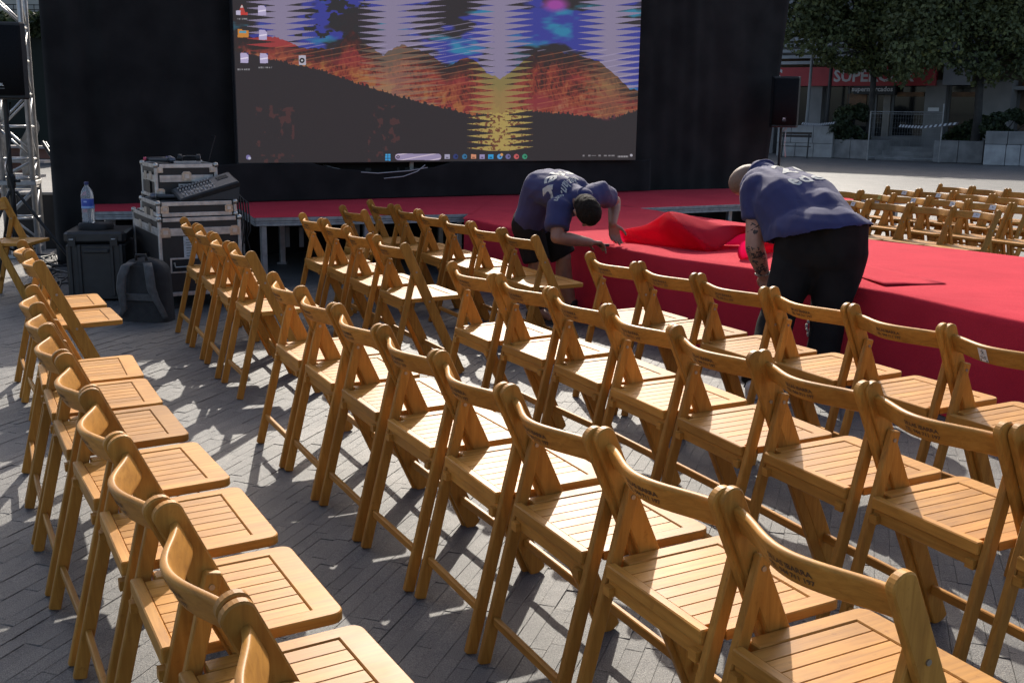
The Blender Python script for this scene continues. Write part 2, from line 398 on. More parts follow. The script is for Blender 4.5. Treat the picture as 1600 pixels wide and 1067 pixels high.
CHAIRS = {
 'A': [(-2.58, 5.602, 61.651), (-2.347, 5.18, 61.169), (-1.861, 4.082, 64.676), (-1.666, 3.687, 63.136), (-1.454, 3.292, 61.819), (-1.213, 2.865, 59.747), (-0.983, 2.461, 61.455), (-0.763, 2.058, 61.849), (-0.529, 1.657, 59.962), (-0.297, 1.259, 59.962)],
 'B': [(-2.13, 7.0, 62.948), (-1.901, 6.542, 64.494), (-1.678, 6.08, 64.84), (-1.449, 5.637, 62.973), (-0.991, 4.543, 63.07), (-0.784, 4.161, 63.232), (-0.565, 3.76, 62.285), (-0.345, 3.359, 61.84), (-0.126, 2.966, 63.471), (0.086, 2.565, 62.867), (0.302, 2.173, 62.637), (0.519, 1.777, 62.627)],
 'C': [(-1.417, 7.456, 61.955), (-1.19, 7.054, 62.708), (-0.961, 6.56, 63.314), (-0.714, 6.107, 61.947), (-0.2, 4.992, 61.722), (0.038, 4.614, 61.017), (0.252, 4.223, 63.765), (0.456, 3.837, 64.481), (0.652, 3.429, 64.825), (0.87, 3.048, 64.321), (1.081, 2.656, 64.028), (1.296, 2.254, 64.028)],
 'D': [(-1.234, 8.15, 58.929), (-1.094, 8.729, 59.903), (-0.839, 8.284, 63.924), (-0.621, 7.864, 62.952), (-0.404, 7.4, 63.025), (-0.191, 6.99, 63.74), (0.023, 6.607, 63.101), (0.497, 5.443, 62.958), (0.729, 5.087, 61.04), (0.96, 4.702, 60.853), (1.205, 4.328, 61.977), (1.421, 3.921, 63.0), (1.642, 3.527, 63.0)],
 'E': [(3.14, 10.02, -117.0), (3.387, 9.665, -117.673), (3.635, 9.319, -119.008), (3.868, 8.98, -118.883)],
 'F': [(3.47, 11.29, -115.0), (3.688, 10.925, -115.197), (3.908, 10.568, -116.12), (4.134, 10.213, -116.828), (4.366, 9.852, -118.115), (4.605, 9.47, -118.0)],
 'G': [(4.213, 11.687, -115.301), (4.452, 11.366, -114.711), (4.71, 11.03, -114.963), (4.955, 10.67, -115.0)],
 'H': [(5.037, 12.3, -115.853), (5.26, 11.922, -115.123), (5.485, 11.54, -115.0)],
 'L': [(-4.12, 8.42, 91.0)],
}
ORD = ['first', 'second', 'third', 'fourth', 'fifth', 'sixth', 'seventh', 'eighth', 'ninth', 'tenth', 'eleventh', 'twelfth', 'thirteenth']
def chair_label(r, i):
    n = len(CHAIRS[r])
    if r == 'L': return 'wooden folding chair standing alone beside the silver truss tower'
    if r == 'A':
        if i < 2: return ['wooden folding chair behind its twin, seat towards the black backpack', 'wooden folding chair with its seat just before the black backpack'][i]
        return '%s wooden folding chair of the left row, counted from the backpack pair' % ORD[i - 2]
    if r == 'B':
        if i < 4: return '%s wooden folding chair from the flight case, in the set of four' % ORD[i]
        return '%s wooden chair after the gap, in the row starting at the flight case' % ORD[i - 4]
    if r == 'C':
        if i < 4: return '%s wooden folding chair from the stage deck leg, in the second short set' % ORD[i]
        return '%s wooden chair after the gap, in the row second from the runway' % ORD[i - 4]
    if r == 'D':
        if i == 0: return 'lone wooden folding chair turned slightly, just before the stage deck edge'
        if i < 7: return '%s wooden chair from the stage, in the set ending at the bent dark-haired man' % ORD[i - 1]
        if i == 12: return 'wooden folding chair beside the red runway with a white sticker on its back'
        return '%s wooden folding chair between the bending men and the frame edge, beside the runway' % ORD[i - 7]
    side = {'E': 'first row beyond the red runway', 'F': 'second row beyond the red runway', 'G': 'third row beyond the red runway', 'H': 'rearmost row beyond the red runway'}[r]
    return '%s wooden chair from the tattooed man, %s' % (ORD[i], side)
GROUPS = {'A': 'folding chairs of the left row', 'B': 'folding chairs in the row from the flight case', 'C': 'folding chairs in the row second from the runway',
          'D': 'folding chairs along the near side of the runway', 'L': 'folding chairs of the left row'}
STICK = {('D', 12): (-0.03, -1, (0.04, 0.052), M_STICK), ('E', 0): (0.0, 1, (0.05, 0.04), M_STICK), ('E', 3): (0.01, 1, (0.066, 0.04), M_STICK),
         ('F', 1): (0.0, 1, (0.04, 0.04), M_STICKY), ('F', 2): (0.0, 1, (0.06, 0.045), M_STICK), ('F', 3): (-0.02, 1, (0.066, 0.045), M_STICK),
         ('F', 4): (-0.01, 1, (0.07, 0.045), M_STICK), ('G', 0): (0.0, 1, (0.07, 0.04), M_STICK), ('G', 1): (-0.01, 1, (0.07, 0.042), M_STICK)}
proto = build_chair(); first = True
for r in CHAIRS:
    for i, (x, y, a) in enumerate(CHAIRS[r]):
        o = proto if first else copy_tree(proto); first = False
        o.location = (x, y, 0); o.rotation_euler = (random.gauss(0, 0.003), random.gauss(0, 0.003), R(-a) + random.gauss(0, 0.006))
        tag(o, chair_label(r, i), 'folding chair', GROUPS.get(r, 'folding chairs on the far side of the runway'))
        v = random.choice([None, None, 0, 1, 2])
        if v is not None and o is not proto:
            for c in o.children:
                if c.type == 'MESH' and c.data.materials and c.data.materials[0] in (W_X, W_Y, W_Z):
                    c.material_slots[0].link = 'OBJECT'; c.material_slots[0].material = W_VAR[v][(W_X, W_Y, W_Z).index(c.data.materials[0])]
        if (r, i) in STICK:
            sx, side, (sw, sh), sm = STICK[(r, i)]
            back = [c for c in o.children if c.name.startswith('backrest')][0]
            if side < 0:
                for c in list(back.children): bpy.data.objects.remove(c)
            m = MB(); rows = []
            for k in range(5):
                xx = sx - sw / 2 + sw * k / 4; rows.append([back_pt(xx, -sh / 2, side) + BN * side * 0.0008, back_pt(xx, sh / 2, side) + BN * side * 0.0008])
            m.grid(rows); st = m.build('paper_sticker', sm, back)
            # marks printed on it: a small running figure and lines of type, or a short code
            k = MB(); e = BN * side * 0.0012
            def stroke(x0, v0, x1, v1, wd=0.003):
                p, q = V((x0, v0)), V((x1, v1)); d = (q - p).normalized(); nn = V((-d.y, d.x)) * wd / 2
                k.add([back_pt(sx + c.x, c.y, side) + e for c in (p + nn, p - nn, q - nn, q + nn)], [(0, 1, 2, 3)])
            if side < 0:
                stroke(-0.004, 0.018, 0.004, 0.008); stroke(-0.009, 0.013, 0.008, 0.014, 0.002); stroke(0.003, 0.009, 0.009, 0.003, 0.002); stroke(0.002, 0.009, -0.006, 0.003, 0.002)
                stroke(0.001, 0.021, 0.004, 0.021, 0.004)
                stroke(-0.014, -0.006, 0.014, -0.006, 0.003); stroke(-0.012, -0.012, 0.013, -0.012, 0.003); stroke(-0.017, -0.0215, 0.017, -0.0215, 0.006)
            else:
                stroke(-0.012, 0.006, -0.004, -0.004, 0.004); stroke(0.002, 0.006, 0.010, 0.006, 0.004); stroke(0.006, 0.006, 0.005, -0.006, 0.004)
            k.build('printed_marks', M_BLACK, back)
# ---------------------------------------------------------------- stage
HS = 0.57
AZ_W, AZ_L = R(59.5), R(149.5)
SU = V((math.sin(AZ_W), math.cos(AZ_W), 0))             # along the screen, to the right
SF = V((math.cos(AZ_W), -math.sin(AZ_W), 0)) * 1.0       # out of the screen, along the runway
SF = V((math.sin(AZ_L), math.cos(AZ_L), 0))
M_ALU = noisy('brushed_aluminium', (0.50, 0.50, 0.50), (0.38, 0.38, 0.385), 14, 0.42, 0.75, 0.1, 90)
M_ALUD = noisy('weathered_aluminium_edge', (0.42, 0.41, 0.40), (0.28, 0.275, 0.27), 20, 0.55, 0.3, 0.15, 60)
M_PLY = noisy('dark_plywood', (0.03, 0.022, 0.017), (0.05, 0.035, 0.025), 9, 0.7)
def carpet_mat(name, trans=0.0, k=1.0):
    m = mat(name, (0.5, 0.02, 0.05), 0.95, 0, 0.08); b = m.node_tree.nodes['Principled BSDF']
    geo = N(m, 'ShaderNodeNewGeometry')
    n1 = N(m, 'ShaderNodeTexNoise', Scale=2.6, Detail=5.0); L(m, geo.outputs['Position'], n1.inputs['Vector'])
    c = ramp(m, n1.outputs[0], [(0.3, (0.50 * k, 0.026 * k, 0.046 * k)), (0.7, (0.58 * k, 0.034 * k, 0.056 * k))])
    n2 = N(m, 'ShaderNodeTexNoise', Scale=260.0, Detail=2.0); L(m, geo.outputs['Position'], n2.inputs['Vector'])
    mx = N(m, 'ShaderNodeMix', data_type='RGBA', blend_type='MULTIPLY'); mx.inputs[0].default_value = 0.5
    L(m, c, mx.inputs[6]); L(m, ramp(m, n2.outputs[0], [(0.35, (0.7, 0.7, 0.7)), (0.65, (1.15, 1.15, 1.15))]), mx.inputs[7])
    L(m, mx.outputs[2], b.inputs['Base Color'])
    b.inputs['Sheen Weight'].default_value = 0.05; b.inputs['Sheen Roughness'].default_value = 0.45; b.inputs['Sheen Tint'].default_value = (1, 0.42, 0.46, 1)
    n3 = N(m, 'ShaderNodeTexNoise', Scale=5.0, Detail=4.0); L(m, geo.outputs['Position'], n3.inputs['Vector'])
    b1 = bump(m, n2.outputs[0], 0.35, 0.003); b2 = N(m, 'ShaderNodeBump', Strength=0.25, Distance=0.03); L(m, n3.outputs[0], b2.inputs['Height']); L(m, b2.outputs[0], b1.inputs['Normal'])
    if trans:
        t = N(m, 'ShaderNodeBsdfTranslucent'); t.inputs[0].default_value = (0.90, 0.10, 0.33, 1)
        ms = N(m, 'ShaderNodeMixShader'); ms.inputs[0].default_value = trans
        out = m.node_tree.nodes['Material Output']
        L(m, b.outputs[0], ms.inputs[1]); L(m, t.outputs[0], ms.inputs[2]); L(m, ms.outputs[0], out.inputs[0])
    return m
M_CARP = carpet_mat('red_needle_felt'); M_FOLD = carpet_mat('red_felt_thin', 0.75); M_FOLD2 = carpet_mat('red_felt_doubled', 0.35)

def P2(x, y, z): return V((x, y, z))
def deck(name, label, corners, legs, edge_sides, group):
    """a platform of plywood with an aluminium edge profile; corners counter clockwise in plan"""
    cx = sum(c[0] for c in corners) / len(corners); cy = sum(c[1] for c in corners) / len(corners)
    root = thing(name, label, 'stage deck', (cx, cy, 0), 0, group); org = V((cx, cy, 0))
    m = MB(); n = len(corners); t0, t1 = HS - 0.05, HS - 0.008
    top = [V((x, y, t1)) - org for x, y in corners]; bot = [V((x, y, t0)) - org for x, y in corners]
    m.add(top + bot, [tuple(range(n)), tuple(range(2 * n - 1, n - 1, -1))] + [(i, n + i, n + (i + 1) % n, (i + 1) % n) for i in range(n)])
    m.build('deck_board', M_PLY, root)
    for i in edge_sides:
        a, b = V((*corners[i], 0)) - org, V((*corners[(i + 1) % n], 0)) - org; d = (b - a).normalized(); o = V((d.y, -d.x, 0))
        if (a + org - org).length and (a + b).dot(o) < 0: o = -o
        m = MB()
        for z, h, ex in ((HS - 0.016, 0.028, 0.012), (HS - 0.042, 0.018, 0.006), (HS - 0.064, 0.022, 0.012)):
            m.bar(a + o * ex / 2 + V((0, 0, z)), b + o * ex / 2 + V((0, 0, z)), h, ex, (0, 0, 1), 0.002)
        tag(m.build('edge_profile', M_ALUD, root), kind='stuff')
    for x, y in legs:
        m = MB(); m.bar(V((x, y, 0.004)) - org, V((x, y, HS - 0.076)) - org, 0.05, 0.05, SU, 0.004); m.build('leg', M_ALU, root)
        m = MB(); m.box(V((x, y, 0.008)) - org, (0.09, 0.09, 0.016)); m.build('foot_plate', M_ALU, root)
    return root
GD = 'platforms of the stage'
# left wing (front edge measured), set-back bay at the far left, right wing beyond the runway
fl0, fl1 = V((-2.262, 9.385, 0)), V((-0.43, 10.05, 0))
deck('stage_deck', 'stage platform left of the runway with bare aluminium front edge and legs', [(fl0.x, fl0.y), (fl1.x, fl1.y), (-0.15, 12.85), (-2.96, 11.15)],
     [(-2.215, 9.45), (-0.52, 10.07), (-1.35, 9.78), (-0.75, 10.9), (-2.3, 10.6), (-1.6, 10.9)], [0, 3], GD)
deck('stage_deck', 'set-back end of the stage behind the water bottle', [(-3.80, 9.735), (-2.50, 10.24), (-3.0, 11.10), (-4.1, 10.50)],
     [(-3.74, 9.85), (-2.62, 10.28), (-3.9, 10.4)], [0, 3], GD)
c_in = V((1.30, 11.02, 0))
wr = c_in + SU * 4.0
deck('stage_deck', 'stage platform right of the runway with bare aluminium front edge', [(c_in.x, c_in.y), (wr.x, wr.y), (wr.x - SF.x * 2.0, wr.y - SF.y * 2.0), (c_in.x - SF.x * 2.3, c_in.y - SF.y * 2.3)],
     [tuple((c_in + SU * k - SF * 0.06)[:2]) for k in (0.5, 1.25, 2.0, 3.0, 3.9)], [0, 1], GD)
# short spare legs hung under the left wing
sp = MB()
hang = thing('hanging_leg_brackets', 'two short grey steel brackets hanging under the left stage platform', 'stage bracket', (-1.9, 9.75, 0))
for px_ in (449, 471):
    p = at_y(px_, 372, 9.95) - V((-1.9, 9.75, 0)); m = MB()
    m.bar(p + V((0, 0, 0.105)), p + V((0, 0, -0.085)), 0.042, 0.02, SU, 0.003); m.build('bracket', mat('grey_steel', (0.16, 0.16, 0.16), 0.5, 0.4), hang)
# runway substructure under the carpet
rw_near = [(-0.43, 9.62), (-0.02, 8.86), (0.37, 8.17), (0.73, 7.60), (1.05, 7.09), (1.45, 6.62), (1.90, 5.97), (2.145, 5.53), (2.40, 4.93), (2.75, 4.33), (3.4, 3.25), (4.1, 2.10)]
RWW = 2.13
rw_far = [(x + RWW * -SF.y, y + RWW * SF.x) for x, y in rw_near]
def rwf(x, y): return V((x, y, 0)) + SU * RWW
rf0 = rwf(*rw_near[0]); rf1 = rwf(*rw_near[-1])
deck('stage_deck', 'runway platform hidden under the red carpet', [(-0.30, 9.75), (4.15, 2.2), (rf1.x - 0.08, rf1.y - 0.05), (c_in.x - 0.02, c_in.y - 0.05)], [(0.6, 8.6), (1.8, 6.7), (2.3, 9.2), (3.2, 7.4)], [], GD)

# carpets
root = MB()
def ctop(a, b, c, d, nx=24, ny=12, z=HS, amp=0.0025):
    rows = []
    for i in range(ny + 1):
        v = i / ny; r_ = []
        for j in range(nx + 1):
            u = j / nx; p = V(a).lerp(V(b), u).lerp(V(d).lerp(V(c), u), v); p.z = z + amp * noise.noise(p * 1.7) + amp * 0.5 * noise.noise(p * 6)
            r_.append(p)
        rows.append(r_)
    return rows
m = MB(); m.grid(ctop((-2.272, 9.37, 0), (-0.40, 10.06, 0), (-0.16, 12.86, 0), (-2.97, 11.14, 0)))
tag(m.build('stage_carpet', M_CARP, None, True), 'red carpet over the left part of the stage in front of the screen', 'carpet')
m = MB(); m.grid(ctop((-3.805, 9.725, 0), (-2.49, 10.235, 0), (-2.985, 11.12, 0), (-4.1, 10.51, 0), 10, 8))
tag(m.build('stage_carpet', M_CARP, None, True), 'small red carpet on the set-back stage end behind the bottle', 'carpet')
q = c_in - SF * 2.3
m = MB(); m.grid(ctop((c_in.x, c_in.y, 0), (wr.x, wr.y, 0), (wr.x - SF.x * 2, wr.y - SF.y * 2, 0), (q.x, q.y, 0), 20, 8, HS - 0.003))
tag(m.build('stage_carpet', M_CARP, None, True), 'red carpet on the right part of the stage beside the far loudspeaker', 'carpet')
# runway carpet: top sheet with a soft edge and the drop to the ground along the near side
rows = []
def smooth_line(pts, n):
    P = [V((*p, 0)) for p in pts]; L_ = [0]
    for a, b in zip(P, P[1:]): L_.append(L_[-1] + (b - a).length)
    out = []
    for i in range(n + 1):
        s = L_[-1] * i / n; k = max(j for j in range(len(P) - 1) if L_[j] <= s + 1e-9); t = (s - L_[k]) / (L_[k + 1] - L_[k])
        p0, p1, p2, p3 = P[max(k - 1, 0)], P[k], P[k + 1], P[min(k + 2, len(P) - 1)]
        out.append(0.5 * ((2 * p1) + (p2 - p0) * t + (2 * p0 - 5 * p1 + 4 * p2 - p3) * t * t + (3 * p1 - p0 - 3 * p2 + p3) * t ** 3))
    return out
near = smooth_line(rw_near, 90)
for i, p in enumerate(near):
    far = p + SU * RWW
    s = i / 90
    if i == 0: back = V((0.05, 12.95, 0))
    lift = 0.010 * max(0, math.sin(i * 0.55)) * (0.4 + 0.6 * noise.noise(V((i * 0.21, 3, 0))))
    r_ = []
    for k in range(15):
        f = 1 - k / 14; q_ = p.lerp(far, f); q_.z = HS + 0.002 + 0.006 * noise.noise(q_ * 1.3) * (1 - abs(2 * f - 1)) + 0.0025 * noise.noise(q_ * 5) + lift * (1 - f) ** 8
        r_.append(q_)
    e = r_[-1]; out_ = -SU
    wob = 0.012 * noise.noise(V((i * 0.16, 0, 1))) + 0.006 * noise.noise(V((i * 0.5, 0, 2)))
    for k, (o_, dz) in enumerate(((0.010, -0.004), (0.016, -0.014), (0.018, -0.04))): r_.append(V((e.x, e.y, 0)) + out_ * (o_) + V((0, 0, e.z + dz)))
    for k in range(1, 9):
        t = k / 8; z = (e.z - 0.04) * (1 - t) + 0.006 * t
        r_.append(V((p.x, p.y, 0)) + out_ * (0.018 + wob * t + 0.03 * t * t * 0.4) + V((0, 0, z)))
    rows.append(r_)
m = MB(); m.grid(rows)
tag(m.build('runway_carpet', M_CARP, None, True), 'red carpet laid along the runway and dropping to the ground on the near side', 'carpet')
# the wedge of stage carpet between the two wings
m = MB(); m.grid(ctop((-0.46, 9.60, 0), (c_in.x + 0.15, c_in.y - 0.26, 0), (q.x, q.y, 0), (-0.27, 12.84, 0), 12, 12, HS - 0.004, 0.001))
tag(m.build('stage_carpet', M_CARP, None, True), 'red carpet where the runway meets the stage below the screen', 'carpet')

# lifted carpet: a length turned over along the near edge, held by the man at its left end
base_px = [(958, 379, 0), (985, 379, 0), (1012, 382, 0), (1040, 385, 0), (1065, 388, 0), (1090, 391, 0), (1116, 392, 0.0), (1136, 380, .045), (1158, 366, .095), (1190, 362, .12), (1225, 360, .12)]
crest_px = [(968, 360, .05), (985, 357, .10), (1008, 352, .16), (1028, 341, .22), (1044, 331.5, .26), (1066, 334, .27), (1092, 342, .27), (1120, 350, .26), (1155, 357, .24), (1192, 361, .22), (1225, 363, .2)]
back_in = [.16, .24, .34, .42, .48, .50, .50, .48, .46, .44, .42]
rows = []
def sample(lst, t):
    t = t * (len(lst) - 1); k = min(int(t), len(lst) - 2); f = t - k
    if isinstance(lst[0], tuple):
        g4 = [lst[max(k - 1, 0)], lst[k], lst[k + 1], lst[min(k + 2, len(lst) - 1)]]
        return [0.5 * (2 * g4[1][j] + (g4[2][j] - g4[0][j]) * f + (2 * g4[0][j] - 5 * g4[1][j] + 4 * g4[2][j] - g4[3][j]) * f * f + (3 * g4[1][j] - g4[0][j] - 3 * g4[2][j] + g4[3][j]) * f ** 3) for j in range(len(lst[0]))]
    return lst[k] * (1 - f) + lst[k + 1] * f
for i in range(61):
    t = i / 60; bx, by, bl = sample(base_px, t); cx, cy, inn = sample(crest_px, t); bi = sample(back_in, t)
    B0 = at_z(bx, by, HS + 0.006 + max(0, bl))
    C0 = at_y(cx, cy, at_z(bx, min(392, by + bl * 260), HS).y + inn * 0.62)                    # crest stands above the carpet, in from the base line
    D0 = V((C0.x, C0.y, 0)) + SU * bi * 0.55 + V((0, 0, HS + 0.008))
    if C0.z < HS + 0.03: C0.z = HS + 0.03
    bul = min(0.09, (C0.z - HS) * (0.10 + 0.55 * max(0, min(1, (t - 0.30) / 0.25))))
    r_ = []
    for j in range(15):
        s = j / 14; p = B0.lerp(C0, s); p += (-SU * 0.9 + V((0, 0, 0.45))) * bul * math.sin(math.pi * s) ** 0.9 * (1.25 - 0.5 * s); cr = (1 - abs(noise.noise(V((i * 0.09 + j * 0.10, j * 0.05, 4)))) * 3) * 0.012 * math.sin(math.pi * s); p += (-SU * 0.7 + V((0, 0, 0.5))) * max(-0.01, cr); r_.append(p)
    cz_ = C0.z - HS
    for j in range(1, 13):
        s = j / 12; p = C0.lerp(D0, s); p.z = HS + 0.008 + cz_ * (1 - s) ** 0.8 + 0.003 * noise.noise(V((i * 0.2, j, 9))); r_.append(p)
    rows.append(r_)
m = MB(); m.grid(rows); o = m.build('loose_carpet_fold', M_FOLD, None, True); o.data.materials.append(M_FOLD2); thick(o, 0.003)
nj = len(rows[0]) - 1
for fi, p in enumerate(o.data.polygons):
    i, j = divmod(fi, nj); t, s_ = i / 60, min(1, j / 14)
    if t > 0.60 - 0.20 * s_: p.material_index = 1
tag(o, 'lifted fold of thin red carpet between the two bending men, sunlight glowing through', 'carpet fold')
# rolled end of the lifted piece and a separate offcut with a dark cut edge
p0, p1 = at_z(1165, 392, HS + 0.06), at_z(1222, 374, HS + 0.07)
m = MB(); rows = []
for i in range(12):
    c = p0.lerp(p1, i / 11); rows.append([c + (SU * math.cos(a) + V((0, 0, math.sin(a)))) * (0.065 + 0.006 * math.sin(i)) * (1 + 0.1 * a / 6) for a in [k * 6.9 / 20 for k in range(21)]])
m.grid(rows); o = m.build('carpet_roll', M_FOLD, None, True); thick(o, 0.003)
tag(o, 'end of thin red carpet rolled up behind the tattooed arm', 'carpet roll')
m = MB(); pts = [(1335, 430), (1382, 447), (1477, 443.5), (1400, 423), (1345, 411)]
q = [at_z(x, y, HS + 0.0055) for x, y in pts]; c = sum(q, V()) / 5
rows = []
for i in range(7):
    a = q[1].lerp(q[0], 0) ; f = i / 6
    A = q[4].lerp(q[0], f) if f < 0.5 else q[0].lerp(q[0], 1)
near_e = [q[0], q[0].lerp(q[1], 0.5), q[1], q[1].lerp(q[2], 0.33), q[1].lerp(q[2], 0.66), q[2]]
far_e = [q[4], q[4].lerp(q[3], 0.3), q[4].lerp(q[3], 0.6), q[3], q[3].lerp(q[2], 0.5), q[2] + V((0.01, 0.01, 0))]
for k in range(7):
    f = k / 6; rows.append([a.lerp(b, f) + V((0, 0, 0.007 * (1 - f) ** 2 * (1.0 if 1 <= j <= 3 else 0.2) + 0.001 * noise.noise(a * 9))) for j, (a, b) in enumerate(zip(near_e, far_e))])
m.grid(rows); o = m.build('carpet_offcut', M_CARP, None, True); thick(o, 0.002)
tag(o, 'flat pointed offcut of red carpet lying on the runway with one edge raised', 'carpet piece')

# ---------------------------------------------------------------- black cloths
M_CLOTH = noisy('black_molton', (0.014, 0.0134, 0.0133), (0.024, 0.0228, 0.0224), 3.0, 0.95, 0, 0.3, 240, 0.003, spec=0.15)
M_CLOTH.node_tree.nodes['Principled BSDF'].inputs['Sheen Weight'].default_value = 0.06
CT = 3.32
CA, CB = V((-4.42, 10.30, 0)), V((3.36, 14.88, 0))
cu = (CB - CA).normalized(); cn = V((cu.y, -cu.x, 0))
def curtain(a, b, z0, z1, name, label, n=220, amp=0.04, topf=None, seed=0, flare=0.0):
    rows = []; ln = (b - a).length
    for k in range(25):
        v = k / 24; r_ = []
        for i in range(n + 1):
            s = ln * i / n; u = i / n
            f = (0.55 * math.sin(s * 9.2 + 1.3 * math.sin(s * 2.1 + seed) + 0.5 * v) + 0.35 * math.sin(s * 21 + 2 * math.sin(s * 3.3) + seed + v * 0.8)
                 + 0.6 * noise.noise(V((s * 1.6, v * 1.1, seed))))
            am = amp * (0.35 + 0.65 * (1 - v * 0.5)) * (0.45 + 0.9 * abs(noise.noise(V((s * 0.45, seed + 4, 0)))) + (1.2 if u < 0.06 or u > 0.95 else 0))
            zt = z1 if topf is None else topf(u)
            p = a + cu * s + cn * (f * am) ; p.z = z0 + (zt - z0) * v
            if u > 0.95: p += cu * flare * v * (u - 0.95) / 0.05
            r_.append(p)
        rows.append(r_)
    m = MB(); m.grid(rows); o = m.build(name, M_CLOTH, None, True); thick(o, 0.004); return tag(o, label, 'curtain')
curtain(CA, CB, -0.03, CT, 'backdrop_curtain', 'tall black backdrop curtain behind the video screen', flare=0.36, amp=0.055)
# return at the right end, leading away from the viewer
rows = []
for k in range(13):
    v = k / 12; rows.append([CB + cu * (0.36 * v + 0.02) - cn * (0.9 * i / 24) + cu * (0.05 * math.sin(i * 0.9)) + V((0, 0, -0.03 + (CT + 0.03) * v)) for i in range(25)])
m = MB(); m.grid(rows); o = m.build('backdrop_curtain', M_CLOTH, None, True); thick(o, 0.004)
tag(o, 'end panel of black curtain turned back beside the right loudspeaker', 'curtain')

# ---------------------------------------------------------------- video screen
e0, e1 = at_z(373, 255, 0.965), at_z(993, 250, 0.965)
EW = (e1 - e0).length; eu = (e1 - e0).normalized(); en = V((eu.y, -eu.x, 0)); EH = 2.36
led = thing('video_screen', 'large video wall showing a computer desktop with red rocky mountains', 'video screen', (e0 + eu * EW / 2)[:])
lo = V(led.location)
M_BEZ = mat('screen_frame_grey', (0.03, 0.03, 0.032), 0.5)
m = MB(); m.box(eu * 0 + V((0, 0, EH / 2)) - en * 0.06, (EW + 0.012, 0.10, EH + 0.012), Matrix.Rotation(math.atan2(eu.y, eu.x), 3, 'Z')); m.build('cabinet', M_BEZ, led)
m = MB(); c0, c1 = -eu * EW / 2, eu * EW / 2
m.add([c0 - en * 0.002, c1 - en * 0.002, c1 - en * 0.002 + V((0, 0, EH)), c0 - en * 0.002 + V((0, 0, EH))], [(0, 1, 2, 3)])
me = m.mesh('display', None); uv = me.uv_layers.new(name='UVMap'); uv.data.foreach_set('uv', [0, 0, 1, 0, 1, 1, 0, 1])
disp = link('display', me, led)
for k in range(1, 10):
    mm = MB(); mm.bar(c0 + eu * (EW * k / 10) - en * 0.0015, c0 + eu * (EW * k / 10) - en * 0.0015 + V((0, 0, EH)), 0.0025, 0.001, eu, 0.0003)
TW, TH = 1440, 704
uu, vv = np.meshgrid((np.arange(TW) + 0.5) / TW, (np.arange(TH) + 0.5) / TH)
# where each texel sits in the survey photograph (only to copy the measured layout of the picture on the screen)
WX = e0.x + eu.x * EW * uu; WY = e0.y + eu.y * EW * uu; WZ = 0.965 + EH * vv - CAM_H
dd = WY * math.cos(PITCH) - WZ * math.sin(PITCH); up_ = WY * math.sin(PITCH) + WZ * math.cos(PITCH)
X0, Y0 = F_PX * WX / dd, -F_PX * up_ / dd
X = 800 + math.cos(ROLL) * X0 - math.sin(ROLL) * Y0; Y = 533.5 + math.sin(ROLL) * X0 + math.cos(ROLL) * Y0
def vnoise(x, y, seed):
    r2 = np.random.default_rng(seed); G = r2.random((64, 64)); xi = np.floor(x).astype(int); yi = np.floor(y).astype(int)
    fx, fy = x - xi, y - yi; fx = fx * fx * (3 - 2 * fx); fy = fy * fy * (3 - 2 * fy)
    g = lambda a, b: G[a % 64, b % 64]
    return (g(xi, yi) * (1 - fx) * (1 - fy) + g(xi + 1, yi) * fx * (1 - fy) + g(xi, yi + 1) * (1 - fx) * fy + g(xi + 1, yi + 1) * fx * fy)
def fbm(x, y, seed, o=4): return sum(vnoise(x * 2 ** k, y * 2 ** k, seed + k) / 2 ** (k + 1) for k in range(o)) / (1 - 0.5 ** o)
def c3(r_, g_, b_): return np.array([r_, g_, b_], float)
img = np.zeros((TH, TW, 3)); img[:] = c3(50, 45, 46)
def ss(x, e=0.035): return np.clip((x + e) / (2 * e), 0, 1)
def mixto(mask, col):
    mk = np.clip(mask, 0, 1)[..., None]; img[:] = img * (1 - mk) + np.asarray(col) * mk
ridge = np.interp(X, [363, 400, 430, 450, 464, 480, 495, 520, 530, 538, 549, 558, 567, 585, 599, 610, 630, 642, 655, 677, 690, 698, 707, 718, 730, 747, 760, 782, 797, 816, 838, 852, 875, 888, 899, 915, 936, 953, 970, 985, 1000],
                  [57, 59, 58, 64, 73, 76, 75, 78, 72, 61, 45, 52, 67, 78, 88, 79, 70, 74, 79, 88, 100, 107, 102, 94, 91, 97, 114, 124, 115, 97, 80, 83, 79, 86, 84, 91, 95, 110, 126, 141, 141])
ridge = ridge + 5 * (fbm(X / 6, Y * 0, 5) - 0.5)
forest = np.interp(X, [360, 385, 420, 445, 470, 500, 530, 560, 590, 620, 650, 680, 710, 740, 775, 810, 860, 900, 950, 1000], [80, 84, 92, 98, 103, 110, 120, 131, 141, 150, 158, 166, 173, 180, 178, 173, 176, 180, 186, 172])
forest = forest + 5 * (fbm(X / 3.2, Y * 0, 9, 3) - 0.5) - 3 * (vnoise(X / 2.0, Y * 0, 21) > 0.72)
skyb = fbm(X / 70, Y / 28, 31); sky2 = fbm(X / 55, Y / 20, 41)
sky_m = (Y < ridge)
mixto(sky_m * ss(skyb - 0.50), c3(60, 63, 142))
mixto(sky_m * np.clip((sky2 - 0.63) * 6, 0, 0.9), c3(52, 128, 160))
mixto(sky_m * np.clip(1 - np.hypot((X - 868) / 26, (Y - 8) / 14), 0, 1) * 1.6 * (sky2 > 0.4), c3(150, 70, 150))
mixto(sky_m * (Y < 60) * (np.abs(X - 520) < 60) * (fbm(X / 18, Y / 9, 77) > 0.55), c3(48, 46, 47))
rock = (Y >= ridge) & (Y < forest)
rn = fbm(X / 14, Y / 5, 51); r3 = fbm(X / 5, Y / 9, 61)
hh = np.clip((Y - ridge) / np.maximum(forest - ridge, 4), 0, 1)
